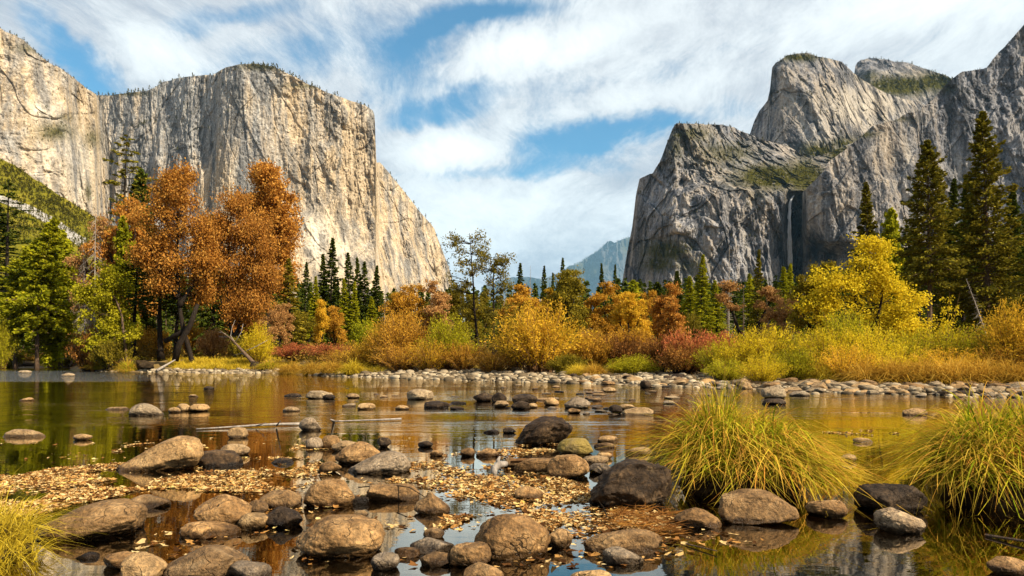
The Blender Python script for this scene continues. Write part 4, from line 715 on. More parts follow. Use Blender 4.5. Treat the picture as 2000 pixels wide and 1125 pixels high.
def plant_all():
    K = kinds(); g1 = 'pines on the left river bank'; P = put
    # --- left bank, left to right
    P(K['sparse'], 22, 136, 352, 110, 'tall dark thin pine rising behind the bright green pines at the left edge', 'tree', g1, leaf=LM['fir'])
    P(K['stemmy'], -12, 138, 395, 120, 'dark pine cut off by the left edge of the picture', 'tree', g1)
    P(K['lean'], 30, 118, 474, 110, 'bright green pine on a leaning bare trunk, nearest the left edge', 'tree', g1, rot=0.2)
    P(K['lean'], 72, 116, 425, 112, 'bright green pine on a leaning trunk between two other green pines', 'tree', g1, rot=0.0)
    P(K['green'], 118, 122, 452, 90, 'green pine with a straight pale trunk beside the bare grey tree', 'tree', g1)
    P(K['green'], 150, 128, 500, 60, 'small green fir just left of the bare grey tree', 'tree', g1)
    P(K['willow2'], -4, 112, 612, 62, 'yellow green bush at the water cut by the left edge', 'bush')
    P(K['low2'], 14, 124, 672, 50, 'low olive shrub over the cobbles at the far left shore', 'bush')
    P(K['fine'], 104, 128, 682, 44, 'small golden shrub between two leaning pine trunks', 'bush', leaf=LM['gold'])
    P(K['low2'], 145, 128, 680, 52, 'olive green shrub above the golden grass of the far left shore', 'bush')
    P(K['snag'], 186, 92, 405, 84, 'bare grey dead conifer with hanging twigs beside the yellow green maple', 'dead tree')
    P(K['snag'], 164, 96, 470, 62, 'shorter bare grey dead conifer left of the tall one', 'dead tree')
    P(K['sparse'], 245, 105, 262, 112, 'tallest sparse pine with ragged branches against the granite', 'tree', rot=0.6)
    P(K['green'], 272, 108, 332, 80, 'green fir tucked between the sparse pine and the rust oak', 'tree', leaf=LM['fir'])
    P(K['green'], 240, 95, 425, 66, 'yellow-tipped green fir in front of the rust trees', 'tree')
    P(K['round'], 200, 99, 420, 112, 'pale rust oak behind the bare grey tree', 'tree', 'rust oaks', leaf=LM['rustpale'])
    P(K['round'], 258, 98, 384, 150, 'rust oak behind the green fir, left of the big rust oak', 'tree', 'rust oaks', rot=1.0)
    P(K['arch'], 214, 82, 512, 128, 'yellow green maple arching over the undercut bank', 'tree', rot=0)
    P(K['stemmy'], 262, 88, 480, 84, 'dark fir with a thin black trunk behind the maple', 'tree', 'dark firs under the oaks')
    P(K['stemmy'], 315, 85, 452, 100, 'dark fir with the thickest straight black trunk beside the big rust oak', 'tree', 'dark firs under the oaks')
    P(K['stemmy'], 342, 92, 500, 80, 'dark fir standing close behind the big rust oak trunk', 'tree', 'dark firs under the oaks')
    P(K['oak1'], 346, 81, 314, 158, 'big rust oak with a dark curving trunk leaning at its foot', 'tree', 'rust oaks', rot=0)
    P(K['oak2'], 446, 84, 366, 184, 'wide rust oak with several black leaning limbs', 'tree', 'rust oaks', rot=0, leaf=LM['umber'])
    P(K['oak3'], 522, 96, 310, 128, 'rust oak with a pointed top standing highest behind the wide oak', 'tree', 'rust oaks', rot=0)
    P(K['fir2'], 418, 96, 420, 70, 'dark fir showing through the gap between the two big rust oaks', 'tree', 'dark firs under the oaks')
    P(K['round'], 470, 100, 520, 150, 'rust oak filling the shade under the wide oak', 'tree', 'rust oaks', leaf=LM['rust'])
    P(K['fir2'], 568, 90, 505, 74, 'olive green juniper at the right edge of the rust oaks', 'tree', leaf=LM['olive'])
    P(K['round2'], 545, 82, 585, 72, 'drooping brown bush below the olive juniper', 'tree', leaf=LM['rustpale'])
    P(K['willow1'], 503, 77, 630, 62, 'small bright yellow bush beside the leaning dead tree', 'bush', leaf=LM['yellow'])
    P(K['low2'], 472, 82, 655, 50, 'dark olive shrub behind the bright yellow bush', 'bush')
    P(K['low2'], 180, 84, 640, 80, 'dark shrub overhanging the undercut bank', 'bush', leaf=LM['maroon'])
    P(K['low2'], 222, 82, 660, 70, 'dark olive shrub on the bank below the maple', 'bush')
    for i, (px, Y, top, w, lf, lab) in enumerate([(420, 88, 640, 60, 'rustpale', 'rust shrub under the wide oak'), (300, 95, 640, 70, 'orange', 'orange shrub lit between the dark trunks'), (250, 100, 630, 60, 'olive', 'olive shrub behind the black trunks'), (380, 98, 630, 60, 'orange', 'orange shrub behind the curving oak trunk')]):
        P(K['low2'], px, Y, top, w, lab, 'bush', leaf=LM[lf])
    # --- firs before the foot of the monolith
    gf = 'firs below the monolith'
    for px, top, w, k, lab in [(597, 512, 36, 'fir2', 'slender dark fir nearest the rust oaks'), (629, 497, 46, 'fir', 'dark fir just left of the tallest fir of the group'), (647, 465, 50, 'fir2', 'tallest dark fir of the group below the monolith'),
                               (680, 494, 44, 'fir2', 'dark fir just right of the tallest fir'), (698, 504, 40, 'fir', 'dark fir third from the end of the row'), (715, 511, 40, 'fir2', 'dark fir second from the end of the row'), (737, 519, 42, 'fir', 'dark pointed fir standing apart at the end of the row')]:
        P(K[k], px, 125, top, w * 1.25, lab, 'tree', gf)
    for px, top, w, lab in [(615, 540, 50, 'bright green young fir below the dark ones, nearest the oaks'), (672, 545, 50, 'bright green young fir in the middle of the group'), (694, 550, 44, 'narrow bright green fir beside the middle one'), (726, 580, 54, 'short bright green fir at the end of the group')]:
        P(K['fir'], px, 112, top, w, lab, 'tree', gf, leaf=LM['bright'])
    P(K['round2'], 628, 92, 578, 50, 'thin yellow tree with a pale stem in front of the firs', 'tree', leaf=LM['gold'])
    P(K['round2'], 590, 96, 600, 70, 'brown yellow tree beside the rust oaks', 'tree', leaf=LM['olive'])
    P(K['round2'], 652, 95, 590, 56, 'thin golden tree with a dark stem in front of the firs', 'tree', leaf=LM['orange'])
    P(K['low2'], 711, 86, 624, 56, 'round dark green shrub below the firs', 'bush', leaf=LM['bright'])
    P(K['snagthin'], 752, 105, 556, 30, 'bare grey dead fir beside the end of the fir row', 'dead tree')
    # --- middle
    gm = 'autumn trees on the middle bank'
    P(K['round2'], 792, 95, 545, 84, 'open rusty oak with thin bare tips below the monolith', 'tree', gm, leaf=LM['orange'])
    P(K['round2'], 770, 100, 560, 56, 'yellow brown tree beside the bare grey fir', 'tree', gm, leaf=LM['olive'])
    P(K['round'], 850, 96, 544, 84, 'brown rust oak left of the tall slim alders', 'tree', gm, leaf=LM['rustpale'])
    P(K['round2'], 893, 98, 540, 70, 'olive brown tree behind the tallest slim alder', 'tree', gm, leaf=LM['olive'])
    P(K['slimA'], 917, 62, 447, 108, 'tall slim alder with a feathery open crown, the taller of two', 'tree', 'slim alders', rot=0)
    P(K['slimB'], 963, 60, 486, 88, 'slim alder with an open crown, the shorter of two', 'tree', 'slim alders', rot=0)
    P(K['round2'], 930, 72, 570, 70, 'olive leafy young tree at the foot of the slim alders', 'tree', gm, leaf=LM['olive'])
    P(K['round'], 1018, 90, 552, 96, 'orange gold tree right of the slim alders', 'tree', gm, leaf=LM['orange'])
    P(K['round2'], 1108, 92, 512, 118, 'olive gold tree with an uneven top in the middle of the bank', 'tree', gm, leaf=LM['olive'])
    P(K['round'], 1072, 94, 560, 60, 'small golden tree beside the olive gold one', 'tree', gm, leaf=LM['gold'])
    P(K['round'], 1182, 90, 547, 84, 'orange brown oak with dark limbs, right of the olive gold tree', 'tree', gm, leaf=LM['orange'])
    P(K['round2'], 1228, 84, 560, 80, 'yellow gold loose tree left of the pointed rust oak', 'tree', gm, leaf=LM['gold'])
    P(K['round2'], 1262, 96, 560, 50, 'small orange tree with a round top by the pointed rust oak', 'tree', gm, leaf=LM['orange'])
    P(K['round'], 1306, 84, 550, 76, 'pointed rust oak with a short dark trunk above the red shrubs', 'tree', gm, leaf=LM['rust'], rot=2.0)
    P(K['fork'], 1459, 76, 545, 118, 'forked rust oak with two round heads on black limbs', 'tree', gm, rot=0)
    P(K['low2'], 1352, 90, 608, 40, 'dark green round shrub behind the red shrubs', 'bush', leaf=LM['olive'])
    for px, Y, top, w, k, lf, lab in [(1014, 190, 514, 34, 'fir2', None, 'lone dark fir right of the slim alders'), (1036, 190, 518, 14, 'snagthin', None, 'thin bare dead fir against the sky'), (1064, 200, 519, 26, 'fir2', None, 'small dark fir right of the thin dead fir'), (1078, 200, 533, 20, 'fir2', None, 'smallest dark fir beside the olive gold tree'),
                                      (1097, 180, 504, 28, 'fir2', None, 'ragged dark fir above the olive gold tree'), (1176, 190, 515, 30, 'fir', None, 'dark fir in front of the blue far peak'), (1201, 190, 517, 26, 'fir', None, 'dark fir by the foot of the grey buttress'),
                                      (1236, 160, 548, 50, 'green', None, 'bright green fir at the foot of the buttress'), (1286, 150, 552, 44, 'green', 'fir', 'small dark green fir behind the orange trees'), (1320, 150, 530, 50, 'fir', None, 'dark fir behind the pointed rust oak'), (1345, 140, 540, 52, 'fir', 'bright', 'green fir right of the pointed rust oak'),
                                      (1371, 130, 498, 50, 'fir', 'bright', 'tall narrow green fir before the grey buttress'), (1398, 132, 548, 46, 'fir', 'bright', 'green fir between the tall narrow fir and the forked oak'), (1424, 150, 478, 26, 'snagthin', None, 'brown dead fir standing before the buttress wall'),
                                      (1460, 140, 535, 44, 'fir2', 'bright', 'green fir between the two heads of the forked oak'), (1482, 135, 488, 36, 'fir', 'pine', 'narrow fir before the stained wall left of the waterfall'), (1527, 130, 522, 46, 'fir2', 'bright', 'thin green fir before the waterfall foot'), (1545, 135, 515, 40, 'fir', 'bright', 'green fir just under the waterfall'), (1500, 140, 560, 50, 'stemmy', None, 'stemmy dark pine behind the forked oak')]:
        P(K[k], px, Y, top, w, lab, 'dead tree' if 'dead' in lab else 'tree', 'firs behind the middle bank', leaf=LM[lf] if lf else None)
    for px, Y, top, w, lab in [(1452, 92, 560, 36, 'grey dead fir inside the fork of the rust oak'), (1420, 95, 572, 26, 'grey dead trunk left of the forked oak'), (1545, 80, 565, 60, 'grey leafless tree with gold remnants left of the big yellow tree'), (1498, 92, 580, 36, 'grey dead fir right of the forked oak')]:
        P(K['snagthin'], px, Y, top, w * 0.6, lab, 'dead tree', 'grey dead firs', bark=BK['brown'])
    P(K['round2'], 1530, 74, 575, 66, 'half bare gold flecked tree left of the big yellow tree', 'tree', gm, leaf=LM['rustpale'])
    # --- right bank
    P(K['bigyel'], 1692, 46, 455, 262, 'large bright yellow cottonwood below the grey cliff', 'tree', rot=0)
    P(K['round2'], 1594, 48, 500, 100, 'olive tree with bare tips leaning on the large yellow cottonwood', 'tree', leaf=LM['olive'])
    gp = 'pines on the right bank'
    P(K['pine3'], 1697, 80, 356, 84, 'pointed pine just behind the large yellow cottonwood', 'tree', gp)
    P(K['tallpine'], 1813, 66, 276, 118, 'tall pine with a long bare pale trunk', 'tree', gp, rot=0.4)
    P(K['bigpine'], 1924, 66, 218, 146, 'tallest and broadest pine of the right bank', 'tree', gp, rot=1.2)
    P(K['green'], 1742, 92, 410, 76, 'bright green fir between the pointed pine and the tall bare-trunked pine', 'tree', gp)
    P(K['pine3'], 1858, 84, 350, 76, 'dark pine between the two tallest pines, the nearer to the bare trunk', 'tree', gp, leaf=LM['fir'])
    P(K['pine3'], 1890, 88, 346, 84, 'dark pine close beside the tallest pine', 'tree', gp, leaf=LM['fir'])
    P(K['pine3'], 1977, 74, 372, 96, 'dark pine right of the tallest pine', 'tree', gp, leaf=LM['fir'])
    P(K['bigpine'], 2040, 58, 250, 130, 'pine cut off by the right edge of the picture', 'tree', gp, rot=3)
    P(K['stemmy'], 1842, 86, 400, 80, 'green pine on a thin straight trunk behind the bare-trunked pine', 'tree', gp, leaf=LM['bright'])
    P(K['stemmy'], 1768, 92, 440, 70, 'dark pine on a thin trunk behind the yellow cottonwood', 'tree', gp)
    P(K['stemmy'], 1796, 96, 430, 80, 'dark stemmy pine in the shade left of the bare pale trunk', 'tree', gp)
    P(K['stemmy'], 1885, 78, 430, 90, 'dark stemmy pine in the shade right of the bare pale trunk', 'tree', gp)
    P(K['stemmy'], 1925, 90, 420, 90, 'dark stemmy pine in the shade behind the tallest pine', 'tree', gp)
    P(K['stemmy'], 1960, 82, 440, 90, 'dark stemmy pine in the shade beside the slanting snag', 'tree', gp)
    P(K['stemmy'], 2000, 86, 420, 100, 'dark stemmy pine at the right edge of the wood', 'tree', gp)
    P(K['sapling'], 1850, 36, 552, 60, 'thin yellow-leaved sapling standing above the willows', 'sapling', rot=0)
    sn = P(K['snagthin'], 1936, 48, 536, 40, 'slanting bare twiggy snag above the willows near the right edge', 'dead tree', rot=0); sn.rotation_euler = (0, -0.30, 0)
    # --- bushes of the middle bank, left to right
    gb = 'bushes along the far bank'
    for px, Y, top, w, k, lf, lab in [
        (580, 76, 668, 64, 'low', 'red', 'pinkish red shrub above the pale grass, beside the bright yellow bush'), (648, 70, 670, 74, 'low', 'red', 'dusky red shrub right of the pinkish one'), (712, 62, 665, 80, 'fine', 'gold', 'low gold willow bush right of the red shrubs'), (668, 66, 680, 60, 'fine', 'orange', 'low orange willow bush behind the pale grass'),
        (785, 60, 605, 108, 'willow1', 'orange', 'big orange rounded willow bush'), (742, 62, 640, 70, 'willow2', 'gold', 'gold willow bush on the shoulder of the big orange one'), (875, 58, 612, 84, 'willow2', 'yelgreen', 'upright yellow green willow bush left of the slim alders'), (838, 56, 660, 80, 'fine', 'gold', 'gold willow bush at the shingle in front of the orange one'),
        (905, 56, 665, 80, 'fine', 'orange', 'orange brown willow bush at the foot of the slim alders'), (785, 57, 668, 90, 'fine', 'orange', 'orange low willow under the big orange bush'), (960, 52, 682, 80, 'fine', 'orange', 'brown orange low willow at the shingle, beside the large gold bush'),
        (1052, 50, 588, 142, 'willow1', 'gold', 'largest gold willow bush in the middle of the bank'), (1005, 54, 600, 70, 'willow2', 'olive', 'olive willow bush behind the largest gold bush'), (1100, 52, 640, 70, 'willow2', 'yelgreen', 'yellow green willow on the side of the largest gold bush'), (1150, 60, 640, 70, 'willow1', 'orange', 'orange bush behind the first red shrubs'),
        (1160, 50, 655, 80, 'low', 'orange', 'rusty orange shrub right of the largest gold bush'), (1212, 50, 652, 84, 'low', 'maroon', 'brownish red shrub behind the small green bush'), (1240, 44, 692, 82, 'willow2', 'yelgreen', 'small bright green bush on the shingle'), (1283, 46, 655, 78, 'low', 'maroon', 'dark maroon shrub with black shade under it'), (1348, 44, 641, 96, 'low', 'red', 'brightest red shrub of the bank'), (1406, 44, 645, 80, 'low', 'red', 'red shrub beside the yellow willows'), (1335, 42, 668, 80, 'low', 'maroon', 'dark red shrub at the foot of the brightest red one'),
        (1225, 60, 640, 90, 'low', 'orange', 'rusty shrub under the gold trees'), (1110, 47, 690, 60, 'low2', 'olive', 'low olive shrub at the shingle before the red shrubs'),
        (1408, 40, 662, 90, 'willow3', 'yelgreen', 'first yellow green willow of the right bank beside the red shrub'), (1458, 38, 640, 100, 'willow3', 'yellow', 'yellow willow behind the near sedge tussock'), (1512, 38, 630, 110, 'willow3', 'yellow', 'yellow willow left of the large cottonwood'), (1560, 37, 648, 100, 'willow3', 'yelgreen', 'yellow green willow under the olive tree'), (1618, 36, 634, 120, 'willow3', 'yellow', 'yellow willow at the foot of the large cottonwood'), (1560, 34, 680, 90, 'willow2', 'yelgreen', 'low yellow green willow at the shingle before the cottonwood'),
        (1650, 42, 606, 100, 'willow2', 'yelgreen', 'upright yellow green willow close to the cottonwood trunk'), (1700, 36, 632, 120, 'willow3', 'yellow', 'brightest yellow willow below the large cottonwood'), (1772, 36, 640, 120, 'willow3', 'yelgreen', 'green yellow willow below the bare pale pine trunk'), (1840, 35, 640, 120, 'willow3', 'yellow', 'yellow willow around the thin sapling'), (1900, 34, 630, 120, 'willow3', 'yelgreen', 'green yellow willow under the slanting snag'), (1985, 32, 582, 110, 'willow1', 'gold', 'tall gold orange willow at the right edge of the picture'), (1955, 33, 640, 90, 'willow3', 'yelgreen', 'green yellow willow just left of the tall gold one'), (2060, 30, 600, 120, 'willow1', 'gold', 'gold willow cut off by the right edge'),
        (1490, 33, 688, 80, 'willow3', 'yellow', 'low yellow willow at the shingle behind the near tussock'), (1420, 36, 700, 70, 'willow2', 'yelgreen', 'small yellow green bush on the shingle behind the near tussock'), (1650, 33, 670, 110, 'willow3', 'gold', 'low gold willow before the brightest yellow one'), (1750, 33, 672, 110, 'willow3', 'yellow', 'low yellow willow above the orange grass'), (1850, 32, 676, 120, 'willow3', 'gold', 'low gold willow above the orange grass near the sapling'), (1950, 31, 676, 110, 'willow3', 'orange', 'low orange willow above the grass near the right edge')]:
        P(K[k], px, Y, top, w * 1.3, lab, 'bush', gb, leaf=LM[lf])
    # --- tussocks along the far bank
    gt = 'grass tussocks along the far bank'
    for px, Y, top, w, lf, lab in [(525, 73, 700, 54, 'grass', 'green sedge tussock beside the foot of the leaning dead tree'), (570, 66, 700, 70, 'drygrass', 'tan grass tussock below the pinkish red shrub'), (612, 61, 698, 70, 'drygrass', 'tan grass tussock below the dusky red shrub'), (650, 58, 698, 70, 'drygrass', 'tan grass tussock left of the low gold willow'), (690, 56, 698, 60, 'goldgrass', 'golden tussock at the foot of the low gold willow'),
                                   (1130, 45, 705, 60, 'goldgrass', 'golden tussock at the shingle before the first red shrub'), (1160, 44, 704, 60, 'drygrass', 'orange tussock at the shingle before the red shrubs'), (1205, 45, 703, 50, 'grass', 'green tussock beside the small bright green bush'), (1690, 31.5, 694, 110, 'drygrass', 'orange tussock behind the dark round boulder of the bar'), (1745, 31, 690, 110, 'drygrass', 'orange tussock above the paired dark boulders'), (1800, 30.5, 688, 120, 'drygrass', 'orange drooping tussock, middle of the right-hand row'), (1860, 30, 690, 120, 'drygrass', 'orange tussock above the wide grey boulder'), (1915, 29.5, 690, 110, 'drygrass', 'rusty tussock above the last grey boulders'), (1975, 29, 694, 110, 'drygrass', 'rusty tussock at the right edge of the picture'), (2035, 28.5, 694, 110, 'drygrass', 'rusty tussock cut off by the right edge'),
                                   (1610, 33, 700, 80, 'goldgrass', 'golden tussock left of the dark round boulder of the bar'), (200, 84, 694, 60, 'grass', 'green tussock hanging over the undercut bank, nearest the water'), (250, 79, 696, 50, 'grass', 'green tussock below the black trunk on the undercut bank')]:
        P(K['tuft'], px, Y, top, w * 1.3, lab, 'grass tussock', gt, leaf=LM[lf], sink=0.02)
    for o in PROTO:
        for c in list(o.children): bpy.data.objects.remove(c)
        bpy.data.objects.remove(o)

def build_ground_cover():
    rg = np.random.default_rng(77); b = MB()
    # golden grass on the left bank and its clearing, straw between the bushes
    def strip(n, px0, px1, s0, s1, H, reach, w):
        for _ in range(n):
            px = rg.uniform(px0, px1); Y = float(np.interp(px, EPX, EYD)) + rg.uniform(s0, s1); x = (px - 1000) / F * Y
            blades(b, rg, 46, x, Y, 0.5, 0.4, gz1(x, Y) - 0.03, H * rg.uniform(.6, 1.2), reach, w, stiff=0.4, k=4, dome=0.05)
    strip(230, 335, 500, 2.0, 9, 1.0, 0.9, 0.018); strip(70, 60, 178, 1.0, 5, 0.8, 0.8, 0.02); strip(120, 250, 480, 9, 26, 0.7, 0.7, 0.02); strip(180, 520, 760, 4, 14, 0.9, 0.8, 0.015); strip(150, 760, 1480, 12, 18, 0.6, 0.6, 0.012); strip(110, 1480, 2080, 8, 12, 0.7, 0.6, 0.01)
    tag(link('meadow_grass', b.mesh('meadow_grass'), LM['goldgrass']), 'golden dry grass covering the far bank between bushes and trees', None, None, 'stuff')
    # low brush under the trees
    b = MB(); T = []
    for a0, a1, y0, y1, n in ((0, 560, 86, 150, 420), (560, 1560, 64, 130, 620), (1560, 2080, 48, 95, 330)):
        px = rg.uniform(a0, a1, n); Y = rg.uniform(y0, y1, n); Y = np.maximum(Y, np.interp(px, EPX, EYD) + 10); x = (px - 1000) / F * Y; z = gz(x, Y)
        for i in range(n):
            m = 90; h = rg.uniform(0.6, 2.0); r = rg.uniform(0.8, 2.2); c = np.array([x[i], Y[i], z[i]]) + rg.normal(size=(m, 3)) * np.array([r * .5, r * .5, h * .3]) + np.array([0, 0, h * .5]); c[:, 2] = np.maximum(c[:, 2], z[i] + .03)
            b.leaves(c, rg.normal(size=(m, 3)), rg.uniform(.2, .5, m), rg.uniform(.12, .26, m), rg)
    m = leafmat('undergrowth_leaves', [(0.03, 0.024, 0.006), (0.10, 0.07, 0.014), (0.24, 0.14, 0.025), (0.36, 0.20, 0.04)], 0.3, 0.6)
    tag(link('undergrowth', b.mesh('undergrowth'), m), 'low brown and olive brush under the trees of the far bank', None, None, 'stuff')
    # the wood farther off up the valley floor
    b = MB(); tr = MB(); n = 1000; px = rg.uniform(-60, 2100, n); Y = rg.uniform(140, 380, n); x = (px - 1000) / F * Y; z = gz(x, Y)
    tp = np.interp(px, [0, 150, 300, 560, 760, 880, 1000, 1210, 1400, 1560, 1750, 2100], [560, 560, 540, 555, 580, 580, 572, 562, 558, 552, 500, 470]) + rg.uniform(-18, 45, n)
    for i in range(n):
        h = EYE + (HY - tp[i]) / F * Y[i] - z[i]
        if h < 5: continue
        m = 190; f = rg.uniform(.12, 1, m) ** 1.15; a = rg.uniform(0, 6.28, m); r = h * 0.15 * rg.uniform(.8, 1.3) * (1.03 - f) ** .9 * rg.uniform(.25, 1, m)
        b.leaves(np.array([x[i], Y[i], z[i]]) + np.stack([np.cos(a) * r, np.sin(a) * r, h * f], 1), np.stack([np.cos(a), np.sin(a), -.3 + 0 * a], 1), h * .07, h * .035, rg)
        tr.tube([(x[i], Y[i], z[i] - .3), (x[i], Y[i], z[i] + h * .9)], [h * .012, h * .003], 4, False)
    tag(link('far_woods', b.mesh('far_woods'), LM['fir']), 'mass of dark conifers farther up the valley floor behind the autumn trees', None, None, 'stuff')
    tag(link('far_woods_stems', tr.mesh('far_woods_stems'), BK['brown']), 'slim trunks of the dark conifers farther up the valley floor', None, None, 'stuff')
# ------------------------------------------------------------------ stones
def stonemat(name, cols, moss=0.0, wet=True):
    m, t, out = mat(name)
    g = t.node('ShaderNodeNewGeometry'); pos = g.outputs['Position']; oi = t.node('ShaderNodeObjectInfo').outputs['Random']
    co = t.vmath('ADD', t.node('ShaderNodeTexCoord').outputs['Object'], t.node('ShaderNodeCombineXYZ', {0: t.math('MULTIPLY', oi, 40.0), 1: t.math('MULTIPLY', oi, 17.0)}).outputs[0]).outputs[0]
    n1 = t.noise(co, 3.2, 5, 0.65); n2 = t.noise(co, 38, 4, 0.75); n3 = t.noise(co, 11, 5, 0.7)
    c = t.ramp(t.math('ADD', t.math('MULTIPLY', n1, 0.55), t.math('MULTIPLY', n3, 0.45)), [(0.34, cols[0]), (0.5, cols[1]), (0.66, cols[2])])
    sp = t.ramp(n2, [(0.30, (0.45, 0.45, 0.45)), (0.48, (0.95, 0.95, 0.95)), (0.70, (1.65, 1.55, 1.35))]); c = t.mix(1.0, c, sp, 'MULTIPLY')
    lich = t.rng(t.noise(co, 6.0, 4, 0.7), 0.60, 0.68, 0, 0.5, True); c = t.mix(t.math('MULTIPLY', lich, 0.7), c, (0.24, 0.17, 0.09))
    ck = t.node('ShaderNodeTexVoronoi', {'Vector': t.vmath('ADD', co, t.node('ShaderNodeTexNoise', {'Vector': co, 'Scale': 3.0, 'Detail': 4}).outputs['Color']).outputs[0], 'Scale': 2.6}, feature='DISTANCE_TO_EDGE').outputs['Distance']
    crack = t.math('MULTIPLY', t.rng(ck, 0.0, 0.022, 1, 0, True), t.rng(n1, 0.46, 0.58, 0, 0.85, True)); c = t.mix(crack, c, (0.015, 0.010, 0.006))
    blot = t.rng(t.noise(co, 1.9, 6, 0.7), 0.53, 0.60, 0, 0.55, True); c = t.mix(blot, c, t.mix(1.0, c, (0.42, 0.40, 0.38), 'MULTIPLY'))
    if moss: c = t.mix(t.rng(n1, 0.42, 0.55, 0, moss, True), c, (0.27, 0.19, 0.03))
    tint = t.ramp(oi, [(0, (0.80, 0.80, 0.84)), (0.5, (1.0, 0.97, 0.93)), (1, (1.18, 1.08, 0.94))]); c = t.mix(1.0, c, tint, 'MULTIPLY')
    rough = 0.62
    if wet:   # the damp band a hand high above the water
        z = t.node('ShaderNodeSeparateXYZ', {0: pos}).outputs[2]
        wf = t.rng(t.math('ADD', z, t.math('MULTIPLY', t.math('SUBTRACT', n3, 0.5), 0.05)), 0.030, 0.070, 1, 0, True)
        c = t.mix(wf, c, t.mix(1.0, c, (0.24, 0.22, 0.20), 'MULTIPLY')); rough = t.rng(wf, 0, 1, 0.62, 0.25)
    p = t.node('ShaderNodeBsdfPrincipled', {'Base Color': c, 'Roughness': rough}); p.inputs['Specular IOR Level'].default_value = 0.12
    t.put(p.inputs['Normal'], t.node('ShaderNodeBump', {'Strength': 0.75, 'Distance': 0.02, 'Height': t.math('SUBTRACT', t.math('ADD', n2, t.math('MULTIPLY', n3, 1.6)), t.math('MULTIPLY', crack, 0.8))}).outputs[0])
    t.put(out.inputs[0], p.outputs[0]); return m
